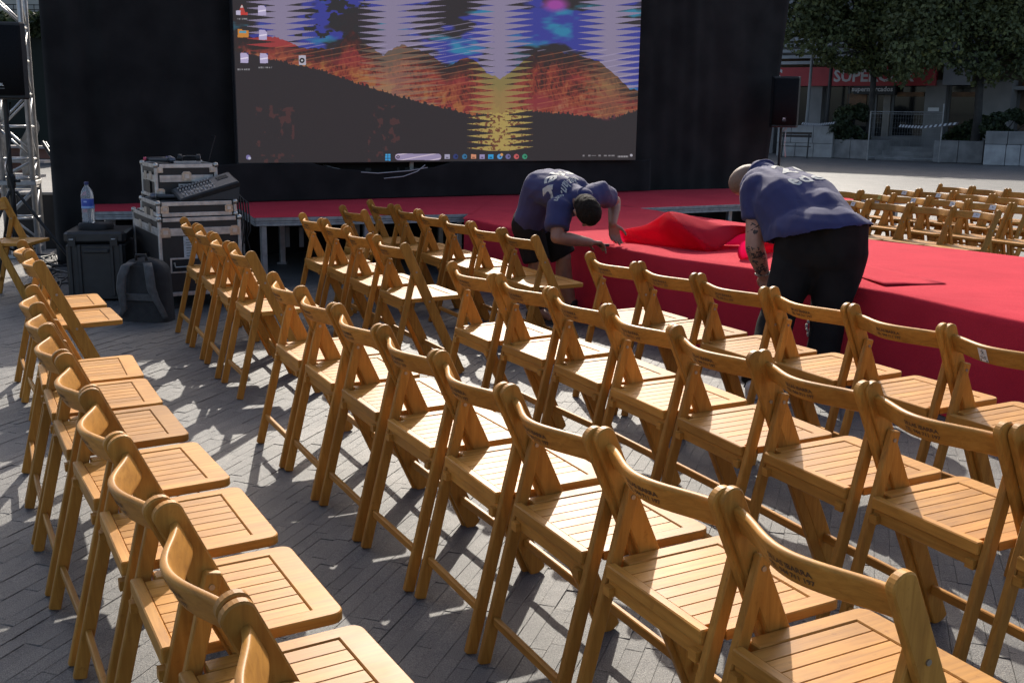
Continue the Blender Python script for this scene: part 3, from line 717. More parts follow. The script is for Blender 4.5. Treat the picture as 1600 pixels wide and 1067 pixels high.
q1 = fbm(X / 11 + Y / 16, Y / 13 - X / 40, 51, 5); q2 = fbm(X / 4.2 - Y / 15, Y / 8 + X / 30, 61, 4); q3 = fbm(X / 60, Y / 16, 71, 3)
val = 0.50 * q1 + 0.38 * (1 - np.abs(2 * q2 - 1)) + 0.26 * hh - 0.20
stops = np.array([0.18, 0.36, 0.50, 0.63, 0.78]); cols = np.array([[50, 42, 41], [84, 45, 40], [134, 58, 48], [150, 78, 54], [170, 122, 88]], float)
rc = np.stack([np.interp(val, stops, cols[:, k]) for k in range(3)], -1)
mixto(rock, rc)
mixto(rock * ss(q3 - 0.52, 0.08) * 0.55 * (hh > 0.35), c3(146, 54, 58)); mixto(rock * ss(Y - forest + 17, 6) * ss(q1 - 0.48, 0.08) * 0.7 * (X < 780) * (X > 430), c3(168, 112, 60))
mixto(rock * np.clip(1 - np.hypot((X - 950) / 44, (Y - 134) / 26), 0, 1) * ss(q2 - 0.45, 0.12), c3(160, 122, 72)); mixto(rock * np.clip(1 - np.hypot((X - 845) / 52, (Y - 160) / 20), 0, 1) * ss(q1 - 0.44, 0.1), c3(138, 54, 60))
mixto(rock * (X < 470) * ss(Y - ridge - 6, 4) * ss(0.5 - q1, 0.05), c3(62, 50, 45)); mixto(rock * ss(ridge + 20 - Y, 8) * ss(0.64 - q2, 0.12) * 0.85, c3(52, 45, 44))
r3 = q2
img[:] = np.where(rock[..., None], img * 0.9 + img.mean(axis=2, keepdims=True) * 0.03, img)
# the interference teeth of the panel, in columns
per = 9.5; grey = c3(134, 124, 150)
for cx_, wl, wr_, ylim in ((439, 48, 48, 999), (612, 46, 80, 999), (781, 44, 46, 999), (954, 44, 48, 999)):
    d_ = np.where(X < cx_, (cx_ - 7 - X) / wl, (X - cx_ - 7) / wr_); duty = np.clip(1 - d_, 0, 1)
    ph = np.mod(Y + np.where(X > cx_, 0.06, -0.02) * (X - cx_), per) / per; tri = 1 - np.abs(ph * 2 - 1)
    jag = 0.06 * (np.mod(X, 3.4) / 3.4 - 0.5)
    mk = (d_ < 0) | ((tri + jag) > 1 - duty) & (d_ < 1)
    mixto(mk * sky_m, grey); mixto(mk * rock * (0.55 if cx_ != 781 else 0.8), {439: c3(140, 60, 54), 612: c3(138, 122, 104), 781: c3(150, 134, 80), 954: c3(124, 92, 70)}[cx_])
    if cx_ == 781: mixto(mk * (Y >= forest) * (Y < 236), c3(168, 146, 84)); mixto(mk * (Y >= forest) * (Y < 236) * (fbm(X / 4, Y / 3, 91) > 0.58), c3(110, 70, 50))
    if cx_ == 439: mixto(mk * rock * (Y < 74), c3(150, 60, 60))
sl_ = np.mod(Y + 0.19 * X, 9.2) / 9.2
band = ((X > 640) & (X < 770) & (Y > 35) | (X > 840) & (Y > 78) | (X > 430) & (X < 660) & (Y > 70)) & (Y < forest)
mixto(band * (sl_ < 0.14) * 0.5, np.where(sky_m[..., None], c3(172, 160, 190), c3(176, 112, 74)))
dn = fbm(X / 9, Y / 9, 101)
mixto((Y >= forest) * (dn > 0.66) * (((np.abs(X - 430) < 30) | (np.abs(X - 600) < 25)) & (Y > 165)) * 0.4, c3(110, 60, 56))
mixto((Y > forest) * np.clip(1 - np.hypot((X - 948) / 26, (Y - 180) / 10), 0, 1) * 1.5 * (r3 > 0.45), c3(120, 56, 66))
# desktop icons, task bar
def rect(x, y, w_, h_, col, a=1.0): mixto(((np.abs(X - x) < w_ / 2) & (np.abs(Y - y) < h_ / 2)) * a, col)
def disc(x, y, r_, col, a=1.0): mixto((np.hypot(X - x, Y - y) < r_) * a, col)
for x, y in ((409.5, 17), (411, 55), (382, 91), (412.5, 91.5)):
    rect(x, y, 12.5, 15.5, c3(176, 166, 200)); mixto((np.abs(X - x) < 6) * (np.abs(Y - (y + 0.5 - 0.15 * (X - x))) < 1), c3(225, 215, 235)); mixto((X - x > 2.5) * (X - x < 6.4) * (Y - y < -4) * (Y - y > -8) * (X - x - 2.5 > (Y - y + 8)), c3(60, 60, 110))
mixto((np.abs(X - 378) < (Y - 7) * 0.42) * (Y > 7) * (Y < 20), c3(176, 66, 58)); mixto((np.abs(X - 378) < (Y - 7) * 0.42) * (Y > 9) * (Y < 12.5), c3(206, 190, 190)); mixto((np.abs(X - 379.5) < 7.5) * (Y > 20) * (Y < 24), c3(190, 62, 54)); rect(372.5, 20.5, 7, 7, c3(186, 180, 206))
rect(380, 53.5, 17, 11, c3(196, 130, 56)); rect(375, 47.5, 7, 3, c3(196, 130, 56)); rect(379.5, 50.5, 11, 3.5, c3(90, 150, 170))
rect(472.5, 94.5, 11, 15, c3(176, 172, 186)); disc(472, 95, 4.2, c3(44, 42, 44)); disc(472, 95, 1.5, c3(190, 190, 196))
for x, y, n_ in ((381, 109, 20), (415, 106, 22), (378, 30, 16)):
    tn_ = vnoise(X * 1.1, Y * 0.0 + y, 7) > 0.45; mixto((np.abs(X - x) < n_ / 2) * (np.abs(Y - y) < 1.2) * tn_ * 0.6, c3(190, 190, 196))
disc(388, 246, 3.6, c3(120, 112, 160)); disc(390, 247.5, 2.2, c3(176, 176, 196))
ty = 245.5
rect(604, ty, 3.6, 3.6, c3(60, 150, 206)); rect(608.5, ty, 3.6, 3.6, c3(60, 150, 206)); rect(604, ty + 4.3, 3.6, 3.2, c3(60, 150, 206)); rect(608.5, ty + 4.3, 3.6, 3.2, c3(60, 150, 206)); rect(604, ty - 3.4, 3.6, 2.6, c3(70, 160, 212)); rect(608.5, ty - 3.4, 3.6, 2.6, c3(70, 160, 212))
mixto((np.hypot(np.maximum(np.abs(X - 653.5) - 31, 0), Y - ty) < 5), c3(150, 138, 170)); mixto((np.hypot(np.maximum(np.abs(X - 653.5) - 31, 0), Y - ty) < 5) * (np.mod(Y + 0.19 * X, 9) < 1.4), c3(206, 190, 206))
mixto((np.abs(np.hypot(X - 622, Y - ty) - 2) < 0.8), c3(60, 54, 66))
for x, col, kind in ((699, c3(160, 156, 180), 0), (712, c3(50, 60, 110), 1), (726, c3(56, 110, 150), 1), (740, c3(206, 140, 110), 0), (753.5, c3(150, 140, 180), 0), (767, c3(52, 150, 206), 0), (781, c3(90, 150, 206), 1), (794, c3(110, 106, 150), 1), (807, c3(190, 90, 90), 1), (820, c3(60, 140, 110), 1)):
    if kind: disc(x, ty - 0.5, 4.0, col); disc(x + 1, ty - 0.5, 1.6, col * 0.55)
    else: rect(x, ty - 0.5, 8, 7, col); rect(x, ty + 1, 4, 2, col * 0.6)
disc(784, ty - 3.5, 2.2, c3(206, 150, 90))
for x, n_ in ((912, 3), (921, 4), (928, 7), (937, 4), (946, 5), (952.5, 3.5), (958, 5)): rect(x, 243.5, n_, 2.4 if n_ < 6 else 1.0, c3(140, 136, 140), 0.8)
mixto((np.abs(X - 973.5) < 8) * (np.abs(Y - 244.8) < 1.3) * (np.mod(X, 2.6) < 1.9), c3(150, 146, 150)); disc(986.5, 243, 2.1, c3(170, 166, 176))
img *= (0.97 + 0.06 * rng.random((TH, TW, 1)))
lin = np.clip(img / 255.0, 0, 1); lin = np.where(lin <= 0.04045, lin / 12.92, ((lin + 0.055) / 1.055) ** 2.4)
px4 = np.ones((TH, TW, 4), np.float32); px4[..., :3] = lin
im = bpy.data.images.new('desktop_picture', TW, TH, float_buffer=True); im.colorspace_settings.name = 'Linear Rec.709'
im.pixels.foreach_set(px4.ravel()); im.pack()
M_LED = mat('screen_pixels', (0.012, 0.012, 0.012), 0.55, 0, 0.3); b = M_LED.node_tree.nodes['Principled BSDF']
ti = N(M_LED, 'ShaderNodeTexImage'); ti.image = im; ti.interpolation = 'Linear'; ti.extension = 'EXTEND'
uvn = N(M_LED, 'ShaderNodeUVMap', uv_map='UVMap'); L(M_LED, uvn.outputs[0], ti.inputs[0])
L(M_LED, ti.outputs[0], b.inputs['Emission Color']); b.inputs['Emission Strength'].default_value = 0.53
disp.data.materials.append(M_LED)
# ground support under the screen and the black skirt in front of it
sup = thing('screen_support', 'black steel ground support under the video screen', 'truss base', (e0 + eu * EW / 2 - en * 0.28)[:2] + (HS,))
m = MB()
for k in range(6):
    s = -EW / 2 + 0.3 + k * (EW - 0.6) / 5; m = MB(); m.bar(eu * s + V((0, 0, 0.004)), eu * s + V((0, 0, 0.38)), 0.05, 0.05, eu, 0.004); m.build('upright', M_ALU, sup)
m = MB(); m.bar(-eu * EW / 2 + V((0, 0, 0.30)), eu * EW / 2 + V((0, 0, 0.30)), 0.04, 0.04, (0, 0, 1), 0.003); m.build('cross_tube', M_BEZ, sup)
def sk_top(u):
    px_ = 373 + 620 * u
    return 0.962 - 0.10 * max(0, 1 - ((px_ - 590) / 95) ** 2) - 0.006 * math.sin(u * 60)
sa, sb = e0 + en * 0.10 - eu * 0.35, e1 + en * 0.10 + eu * 0.3
curtain(V((sa.x, sa.y, 0)), V((sb.x, sb.y, 0)), HS + 0.008, 0.96, 'screen_skirt', 'low black cloth skirt sagging below the video screen', n=160, amp=0.018, topf=sk_top, seed=3)
for pts, nm in (((at_y(505, 258, 11.6), at_y(545, 268, 11.6), at_y(590, 271, 11.6), at_y(640, 267, 11.7), at_y(668, 262, 11.8)), 'thin white cable sagging under the screen above the black skirt'),
                ((at_y(600, 279, 11.55), at_y(630, 276, 11.6), at_y(652, 268, 11.7), at_y(664, 258, 11.8)), 'second thin cable under the screen, rising to the right')):
    m = MB(); m.tube(pts, 0.005, 5); tag(m.build('cable', mat('white_cable', (0.45, 0.45, 0.45), 0.5), None, True), nm, 'cable')
# ---------------------------------------------------------------- loudspeakers on stands, truss tower
M_SPK = noisy('black_speaker_plastic', (0.015, 0.0146, 0.0146), (0.023, 0.0226, 0.0226), 30, 0.55, 0, 0.25, 300, 0.002, spec=0.4)
M_GRILL = noisy('black_speaker_grille', (0.008, 0.008, 0.009), (0.014, 0.014, 0.015), 200, 0.85, 0.0, 0.5, 500, 0.002, spec=0.1)
M_POLE = mat('black_steel_tube', (0.012, 0.012, 0.013), 0.4, 0.3)
M_CABLE = mat('black_rubber_cable', (0.009, 0.009, 0.010), 0.55)
def rot(az): return Matrix.Rotation(-R(az), 3, 'Z')
def speaker(loc, az, w_, h_, d_, label):
    """loc: centre of the base; az: heading of the front"""
    t = thing('loudspeaker', label, 'loudspeaker', loc, -R(az) + math.pi)   # local -y is ... front at local -y
    out = [(-w_ / 2, -d_ * 0.35), (-w_ / 2 + 0.03, -d_ / 2), (w_ / 2 - 0.03, -d_ / 2), (w_ / 2, -d_ * 0.35), (w_ * 0.34, d_ / 2), (-w_ * 0.34, d_ / 2)]
    m = MB(); m.plate(out, (0, 0, h_ / 2), (1, 0, 0), (0, 1, 0), h_, 0.012); m.build('body', M_SPK, t)
    m = MB(); rows = []
    for i in range(9):
        u = i / 8 - 0.5; rows.append([V((u * (w_ - 0.05), -d_ / 2 - 0.006 - 0.022 * (1 - (2 * u) ** 2), z)) for z in (0.035, h_ * 0.5, h_ - 0.03)])
    m.grid(rows); g_ = m.build('grille', M_GRILL, t, True); thick(g_, 0.003)
    m = MB(); m.bar((-w_ * 0.42, -d_ / 2 - 0.012, 0.018), (w_ * 0.42, -d_ / 2 - 0.012, 0.018), 0.016, 0.02, (0, 0, 1), 0.003); m.build('lower_lip', M_SPK, t)
    me = text_mesh('JBL', 0.03, 1.0, 0.0012)
    bm = bmesh.new(); bm.from_mesh(me)
    for v_ in bm.verts: v_.co = V((v_.co.x, -d_ / 2 - 0.0315, 0.115 + v_.co.y))
    bm.to_mesh(me); bm.free(); me.materials.clear(); me.materials.append(mat('badge_white', (0.55, 0.55, 0.53), 0.5)); link('badge_lettering', me, t)
    m = MB(); m.box((0, -d_ / 2 - 0.0305, 0.085), (0.05, 0.001, 0.006)); m.build('badge_line', mat('badge_grey', (0.12, 0.12, 0.12), 0.5), t)
    for sx in (-1, 1):
        m = MB(); m.bar((sx * w_ * 0.41, 0.0, h_ * 0.45), (sx * w_ * 0.41, 0.0, h_ * 0.68), 0.03, 0.02, (0, 1, 0), 0.004); m.build('handle', M_SPK, t)
    return t
def stand(loc, top, label, spread=0.52, hub=0.75, a0=0.3):
    t = thing('speaker_stand', label, 'speaker stand', loc)
    m = MB(); m.tube([(0, 0, 0.22), (0, 0, hub + 0.1)], 0.024, 10); m.build('lower_tube', M_POLE, t)
    m = MB(); m.tube([(0, 0, hub + 0.1), (0, 0, top)], 0.0185, 10); m.build('pole', M_POLE, t)
    m = MB(); m.lathe([(0.034, hub + 0.03), (0.036, hub + 0.05), (0.036, hub + 0.13), (0.03, hub + 0.15)], n=12); c = m.build('collar', M_POLE, t)
    m = MB(); m.tube([(0.03, 0, hub + 0.09), (0.075, 0, hub + 0.09)], 0.014, 8); m.build('knob', M_POLE, c)
    m = MB(); m.lathe([(0.032, 0.22), (0.034, 0.24), (0.034, 0.29), (0.03, 0.31)], n=12); m.build('brace_collar', M_POLE, t)
    for k in range(3):
        a = a0 + k * 2 * math.pi / 3; d = V((math.cos(a), math.sin(a), 0))
        m = MB(); m.tube([d * 0.03 + V((0, 0, hub)), d * spread + V((0, 0, 0.02))], 0.0135, 8); l = m.build('leg', M_POLE, t)
        m = MB(); m.tube([d * (spread - 0.015) + V((0, 0, 0.028)), d * (spread + 0.012) + V((0, 0, 0.008))], 0.017, 8); m.build('rubber_foot', M_CABLE, l)
        m = MB(); m.bar(d * 0.03 + V((0, 0, 0.27)), d * (0.03 + (spread - 0.03) * 0.52) + V((0, 0, hub * 0.5)), 0.018, 0.006, (0, 0, 1), 0.001); m.build('brace', M_POLE, t)
    return t
pl = at_y(19, 300, 9.25)
stand((pl.x, 9.25, 0), 1.55, 'black tripod stand under the left loudspeaker, before the truss tower', 0.55, 0.78, 0.2)
speaker((pl.x + 0.03, 9.25, 1.552), 168, 0.40, 0.62, 0.34, 'black loudspeaker on a tripod stand before the silver truss tower')
prr = at_y(1219, 225, 14.5)
stand((prr.x, 14.5, 0), 1.37, 'black tripod stand under the right loudspeaker beyond the curtain', 0.5, 0.72, 0.9)
speaker((prr.x + 0.02, 14.5, 1.372), 190, 0.37, 0.655, 0.33, 'black loudspeaker on a stand at the right end of the curtain')
for pts, lab in (([at_y(1224, 205, 14.45), at_y(1229, 200, 14.4), at_y(1227, 212, 14.4), at_y(1226, 228, 14.4), at_y(1227, 246, 14.4)], 'thin white cable hanging from the right loudspeaker'),
                 ([at_y(16, 160, 9.3), at_y(12, 190, 9.25), at_y(17, 215, 9.2), at_y(10, 262, 9.2), at_y(21, 300, 9.2), at_y(17, 345, 9.2), at_y(24, 390, 9.2)], 'black cable hanging along the left speaker stand')):
    m = MB(); m.tube(pts, 0.006, 6); tag(m.build('cable', mat('white_cable', (0.5, 0.5, 0.48), 0.5) if 'white' in lab else M_CABLE, None, True), lab, 'cable')

tc_ = at_y(34, 300, 10.95); tx = tc_.x
tw = thing('truss_tower', 'silver aluminium truss tower at the left end of the curtain', 'truss tower', (tx, 10.95, 0), R(14))
hw = 0.14
for sx in (-1, 1):
    for sy in (-1, 1):
        m = MB(); m.tube([(sx * hw, sy * hw, 0.03), (sx * hw, sy * hw, 4.6)], 0.026, 12); m.build('chord', M_ALU, tw, True)
m = MB(); m.box((0, 0, 0.015), (0.5, 0.5, 0.03)); m.build('base_plate', M_ALU, tw)
zs_ = [0.10, 0.39, 0.70, 0.79, 0.98, 1.30, 1.62, 1.94, 2.26, 2.58, 2.9]
for fx, fy, ax in ((0, -1, 0), (0, 1, 0), (-1, 0, 1), (1, 0, 1)):
    for k, z in enumerate(zs_):
        a = V((-hw if ax == 0 else fx * hw, fy * hw if ax == 0 else -hw, z)); b_ = V((hw if ax == 0 else fx * hw, fy * hw if ax == 0 else hw, z))
        m = MB(); m.tube([a, b_], 0.0125, 8); m.build('rung', M_ALU, tw, True)
        if k + 1 < len(zs_) and z not in (0.70,):
            z2 = zs_[k + 1]; s = 1 if k % 2 else -1
            aa, bb = (a, b_) if s > 0 else (b_, a)
            m = MB(); m.tube([V((aa.x, aa.y, z + 0.02)), V((bb.x, bb.y, z2 - 0.02))], 0.0115, 8); m.build('diagonal', M_ALU, tw, True)
for z in (0.745,):
    for fx, fy, ax in ((0, -1, 0), (0, 1, 0), (-1, 0, 1), (1, 0, 1)):
        a = V((-hw - 0.03 if ax == 0 else fx * hw, fy * hw if ax == 0 else -hw - 0.03, z)); b_ = V((hw + 0.03 if ax == 0 else fx * hw, fy * hw if ax == 0 else hw + 0.03, z))
        m = MB(); m.bar(a, b_, 0.045, 0.058, (0, 0, 1), 0.004); m.build('joint_bar', M_ALUD, tw)
# brace tube running down to the right of the tower
m = MB(); m.tube([at_y(66, 222, 10.9), at_y(105, 284, 10.7)], 0.018, 8); m.tube([at_y(71, 222, 10.85), at_y(106, 278, 10.7)], 0.008, 6)
o = m.build('brace_tube', M_POLE, None, True); tag(o, 'dark brace tube sloping down before the curtain beside the truss tower', 'brace', kind='stuff')
# crumpled pale sheet hanging inside the tower
rows = []
for i in range(15):
    v = i / 14; c = at_y(50 - 8 * v + 3 * math.sin(v * 9), 183 + 92 * v, 11.25); wd = 0.06 + 0.06 * math.sin(v * 2.6)
    rows.append([c + V((wd * (j / 6 - 0.5) * 2 * 0.7, 0.02 * math.sin(j * 2 + i) + 0.02 * noise.noise(V((i * 0.5, j, 0))), 0)) for j in range(7)])
m = MB(); m.grid(rows); o = m.build('plastic_sheet', noisy('pale_plastic_film', (0.34, 0.34, 0.33), (0.22, 0.21, 0.2), 12, 0.35), None, True); thick(o, 0.002)
tag(o, 'crumpled pale plastic sheet hanging behind the truss tower', 'plastic sheet')

# ---------------------------------------------------------------- cases and gear
M_CASE = noisy('black_case_laminate', (0.016, 0.0142, 0.0138), (0.024, 0.021, 0.0205), 8, 0.5, 0, 0.12, 200, 0.002)
M_EDGE = noisy('case_aluminium', (0.62, 0.60, 0.57), (0.42, 0.40, 0.38), 18, 0.38, 0.55, 0.08, 120)
M_BALL = noisy('case_zinc_corner', (0.58, 0.55, 0.50), (0.38, 0.35, 0.31), 40, 0.32, 0.85)
M_DARKM = mat('recess_dark', (0.006, 0.006, 0.006), 0.7)
def flight_case(name, label, o, az, w_, d_, parts_z, lid_lines, handles, cat='flight case', latches=(), label_paper=False):
    """o: front left bottom corner; front runs along az; parts_z (z0, z1); lid_lines: heights of the split edges"""
    t = thing(name, label, cat, tuple(o), -R(az) + math.pi / 2)          # local +x along the front, +y to the back
    z0, z1 = parts_z
    m = MB(); m.box((w_ / 2, d_ / 2, (z0 + z1) / 2), (w_ - 0.008, d_ - 0.008, z1 - z0 - 0.008)); m.build('body', M_CASE, t)
    e = 0.026
    for x in (0, w_):
        for y in (0, d_):
            m = MB(); m.bar((x + (0.006 if x == 0 else -0.006), y + (0.006 if y == 0 else -0.006), z0 + 0.02), (x + (0.006 if x == 0 else -0.006), y + (0.006 if y == 0 else -0.006), z1 - 0.02), e, e, (1, 0, 0), 0.005); m.build('corner_post', M_EDGE, t)
            for z in (z0, z1):
                m = MB(); m.lathe([(0.004, -0.02), (0.017, -0.016), (0.021, 0), (0.017, 0.016), (0.004, 0.02)], (x + (0.004 if x == 0 else -0.004), y + (0.004 if y == 0 else -0.004), z + (0.006 if z == z0 else -0.006)), 10); m.build('ball_corner', M_BALL, t, True)
    for z in [z0 + 0.012, z1 - 0.012] + list(lid_lines):
        for a, b_ in (((0.03, -0.001), (w_ - 0.03, -0.001)), ((0.03, d_ + 0.001), (w_ - 0.03, d_ + 0.001)), ((-0.001, 0.03), (-0.001, d_ - 0.03)), ((w_ + 0.001, 0.03), (w_ + 0.001, d_ - 0.03))):
            m = MB(); m.bar((*a, z), (*b_, z), 0.03, 0.007, (0, 0, 1), 0.002); m.build('edge_rail', M_EDGE, t)
    for (x, z, bw, bh) in handles:
        m = MB(); m.plate([(-bw / 2, -bh / 2), (bw / 2, -bh / 2), (bw / 2, bh / 2), (-bw / 2, bh / 2)], (x, -0.004, z), (1, 0, 0), (0, 0, 1), 0.005, 0.001); h = m.build('handle_dish', M_EDGE, t)
        m = MB(); m.plate([(-bw / 2 + 0.012, -bh / 2 + 0.012), (bw / 2 - 0.012, -bh / 2 + 0.012), (bw / 2 - 0.012, bh / 2 - 0.012), (-bw / 2 + 0.012, bh / 2 - 0.012)], (x, -0.0075, z), (1, 0, 0), (0, 0, 1), 0.003, 0.0008); m.build('dish_recess', M_DARKM, h)
        m = MB(); m.tube([(x - bw * 0.34, -0.012, z + bh * 0.2), (x - bw * 0.30, -0.018, z - bh * 0.1), (x + bw * 0.30, -0.018, z - bh * 0.1), (x + bw * 0.34, -0.012, z + bh * 0.2)], 0.007, 8); m.build('grip', M_BALL, h)
    for (x, z, s) in latches:
        m = MB(); m.plate([(-s / 2, -s / 2), (s / 2, -s / 2), (s / 2, s * 0.3), (s * 0.3, s / 2), (-s * 0.3, s / 2), (-s / 2, s * 0.3)], (x, -0.006, z), (1, 0, 0), (0, 0, 1), 0.006, 0.0012); l = m.build('latch', M_BALL, t)
        m = MB(); m.box((x, -0.012, z), (s * 0.45, 0.008, s * 0.4)); m.build('latch_butterfly', M_EDGE, l)
    if label_paper:
        p = MB(); p.box((0.225, -0.003, z1 - 0.225), (0.10, 0.002, 0.17)); pp = p.build('paper_label', noisy('white_label', (0.5, 0.5, 0.49), (0.36, 0.36, 0.36), 40, 0.6), t)
        k = MB()
        for i in range(7): k.box((0.212 + 0.01 * (i % 3), -0.0045, z1 - 0.165 - i * 0.02), (0.04 + 0.018 * ((i * 7) % 3), 0.0005, 0.004))
        tag(k.build('label_print', M_BLACK, pp), kind='stuff')
    # side face: latches and a handle in shade
    for y in (d_ * 0.3, d_ * 0.68):
        m = MB(); m.box((-0.006, y, z1 - 0.09), (0.006, 0.09, 0.06)); m.build('latch', M_BALL, t)
    m = MB(); m.box((-0.006, d_ / 2, (z0 + z1) / 2 - 0.05), (0.006, 0.14, 0.10)); m.build('handle_dish', M_POLE, t)
    return t
cz = at_z(254, 485, 0)
o1 = V((cz.x + 0.005, cz.y, 0))
fc = flight_case('flight_case', 'large black flight case on castors with silver edges, under the stacked gear', o1, 60, 0.61, 0.95, (0.105, 0.69), (0.60, 0.572), [(0.155, 0.335, 0.17, 0.115)], latches=((0.045, 0.585, 0.075), (0.565, 0.585, 0.075)), label_paper=True)
for x, y in ((0.07, 0.07), (0.54, 0.07), (0.07, 0.88), (0.54, 0.88)):
    m = MB(); m.tube([(x - 0.016, y, 0.05), (x + 0.016, y, 0.05)], 0.049, 14); w_ = m.build('castor_wheel', M_CABLE, fc, True)
    m = MB(); m.box((x, y, 0.099), (0.08, 0.08, 0.01)); m.build('castor_plate', M_ALUD, w_)
du, dv = V((math.sin(R(60)), math.cos(R(60)), 0)), V((-math.cos(R(60)), math.sin(R(60)), 0))
o2 = o1 + du * 0.005 + dv * 0.03
tr = flight_case('flight_case_tray', 'shallow black case lid with silver edges lying on the large flight case', o2 + V((0, 0, 0.694)), 60, 0.585, 0.60, (0.008, 0.112), (), [], 'flight case', latches=((0.05, 0.06, 0.06), (0.53, 0.06, 0.06)))
o3 = o1 + du * 0.0 + dv * 0.36 + V((0, 0, 0.808))
o3 = o1 + dv * 0.36 + du * 0.07 + V((0, 0, 0.808))
up = flight_case('flight_case', 'smaller black flight case with microphones lying on its lid', o3, 60, 0.47, 0.50, (0.006, 0.262), (0.142, 0.166), [(0.245, 0.075, 0.15, 0.075)], latches=((0.235, 0.17, 0.075), (0.035, 0.05, 0.06), (0.035, 0.222, 0.045), (0.435, 0.222, 0.045)))
# mixing desk leaning on the tray
mxr = thing('mixing_desk', 'black mixing desk propped up at a slant on the shallow case', 'mixing desk', tuple(o2 + du * 0.40 + dv * 0.14 + V((0, 0, 0.81))), -R(60) + math.pi / 2)
mt = Matrix.Rotation(R(-16), 3, 'Y') @ Matrix.Rotation(R(16), 3, 'X')
def mp_(x, y, z): return mt @ V((x, y, z)) + V((0, 0, 0.085))
m = MB(); out = [(-0.235, -0.11), (0.235, -0.11), (0.235, 0.13), (-0.235, 0.13)]
m.plate(out, mp_(0, 0, 0), mt @ V((1, 0, 0)), mt @ V((0, 1, 0)), 0.045, 0.008); m.build('desk_body', M_SPK, mxr)
m = MB(); m.plate([(-0.222, -0.098), (0.222, -0.098), (0.222, 0.118), (-0.222, 0.118)], mp_(0, 0, 0.0235), mt @ V((1, 0, 0)), mt @ V((0, 1, 0)), 0.003, 0.001); m.build('control_panel', mat('desk_panel_grey', (0.05, 0.052, 0.055), 0.45), mxr)
for i in range(11):
    m = MB(); a, b_ = mp_(-0.19 + i * 0.024, -0.085, 0.026), mp_(-0.19 + i * 0.024, 0.0, 0.026); m.bar(a, b_, 0.003, 0.002, mt @ V((1, 0, 0)), 0.0005); f_ = m.build('fader_slot', M_WHITEP if i % 2 else M_ALU, mxr)
    m = MB(); m.box(mp_(-0.19 + i * 0.024, -0.06 + 0.035 * ((i * 5) % 3) / 2, 0.031), (0.010, 0.016, 0.010), mt); m.build('fader_cap', M_ALUD, f_)
    for j in range(3):
        m = MB(); c = mp_(-0.19 + i * 0.024, 0.03 + j * 0.026, 0.026); m.tube([c, c + mt @ V((0, 0, 0.012))], 0.0065, 8); m.build('knob', M_POLE if j % 2 else M_ALUD, mxr)
m = MB(); m.plate([(-0.045, -0.03), (0.045, -0.03), (0.045, 0.03), (-0.045, 0.03)], mp_(0.15, 0.05, 0.027), mt @ V((1, 0, 0)), mt @ V((0, 1, 0)), 0.003, 0.001); m.build('small_display', M_DARKM, mxr)
m = MB(); m.add([mp_(-0.2, -0.1, -0.024), mp_(0.23, -0.1, -0.024), V((0.225, -0.10, 0.005)), V((-0.2, -0.10, 0.002)), mp_(-0.2, 0.12, -0.024), mp_(0.23, 0.12, -0.024), V((0.225, 0.12, 0.005)), V((-0.2, 0.12, 0.002))],
    [(0, 1, 2, 3), (5, 4, 7, 6), (1, 5, 6, 2), (4, 0, 3, 7)]); m.build('side_cheek', M_CASE, mxr)
def microphone(loc, az, label, tint, ring, tail=None):
    t = thing('microphone', label, 'microphone', loc, -R(az))
    m = MB(); m.tube([(0, 0, 0), (0, 0.02, 0), (0, 0.11, 0.0), (0, 0.155, 0.0)], [0.012, 0.0135, 0.016, 0.019], 12); m.build('body', mat('mic_body', tint, 0.4), t, True)
    m = MB(); rows = []
    for i in range(9):
        a = math.pi * i / 8; r_ = 0.026 * math.sin(a) + 0.0005; rows.append([V((r_ * math.cos(k * math.pi / 7), 0.178 - 0.028 * math.cos(a), r_ * math.sin(k * math.pi / 7))) for k in range(15)])
    m.grid(rows); m.build('grille', noisy('mic_grille', (0.16, 0.16, 0.18), (0.07, 0.07, 0.09), 300, 0.4, 0.7), t, True)
    m = MB(); m.tube([(0, 0.152, 0), (0, 0.16, 0)], 0.0225, 14); m.build('ring', mat('mic_ring', ring, 0.35, 0.6), t, True)
    if tail: m = MB(); m.tube([(0, -0.022, 0), (0, 0.0, 0)], [0.013, 0.0145], 10); m.build('coloured_end', mat('pink_cap', tail, 0.5), t, True)
    return t
ztop = 0.808 + 0.262 + 0.006
p = at_y(229, 253, 8.62); microphone((p.x, p.y, ztop + 0.024), 80, 'wireless microphone with a pink end cap lying on the upper case', (0.012, 0.012, 0.016), (0.10, 0.09, 0.2), (0.65, 0.08, 0.14))
p = at_y(233, 257, 8.52); microphone((p.x - 0.0, p.y, ztop + 0.02), 84, 'second dark microphone lying in front of the pink tipped one', (0.05, 0.05, 0.05), (0.06, 0.06, 0.06))
p = at_y(276, 318, 8.22); microphone((p.x, p.y + 0.02, 0.836), -95, 'dark microphone with round grille head lying on the shallow case', (0.05, 0.05, 0.055), (0.2, 0.2, 0.2))
hp = thing('headphones', 'black headphones lying on the upper flight case', 'headphones', tuple(o3 + du * 0.31 + dv * 0.2 + V((0, 0, 0.27))), 0.2)
m = MB(); m.tube([V((0.075 * math.cos(a), 0.085 * math.sin(a), 0.03 + 0.012 * math.sin(a))) for a in [math.pi * k / 12 for k in range(13)]], 0.009, 8); m.build('headband', M_SPK, hp, True)
for sx in (-1, 1):
    m = MB(); m.tube([(sx * 0.055, -0.005, 0.032), (sx * 0.085, -0.005, 0.032)], 0.032, 14); c = m.build('ear_cup', M_SPK, hp, True)
    m = MB(); m.tube([(sx * 0.0855, -0.005, 0.032), (sx * 0.087, -0.005, 0.032)], 0.018, 12); m.build('silver_cap', M_BALL, c, True)
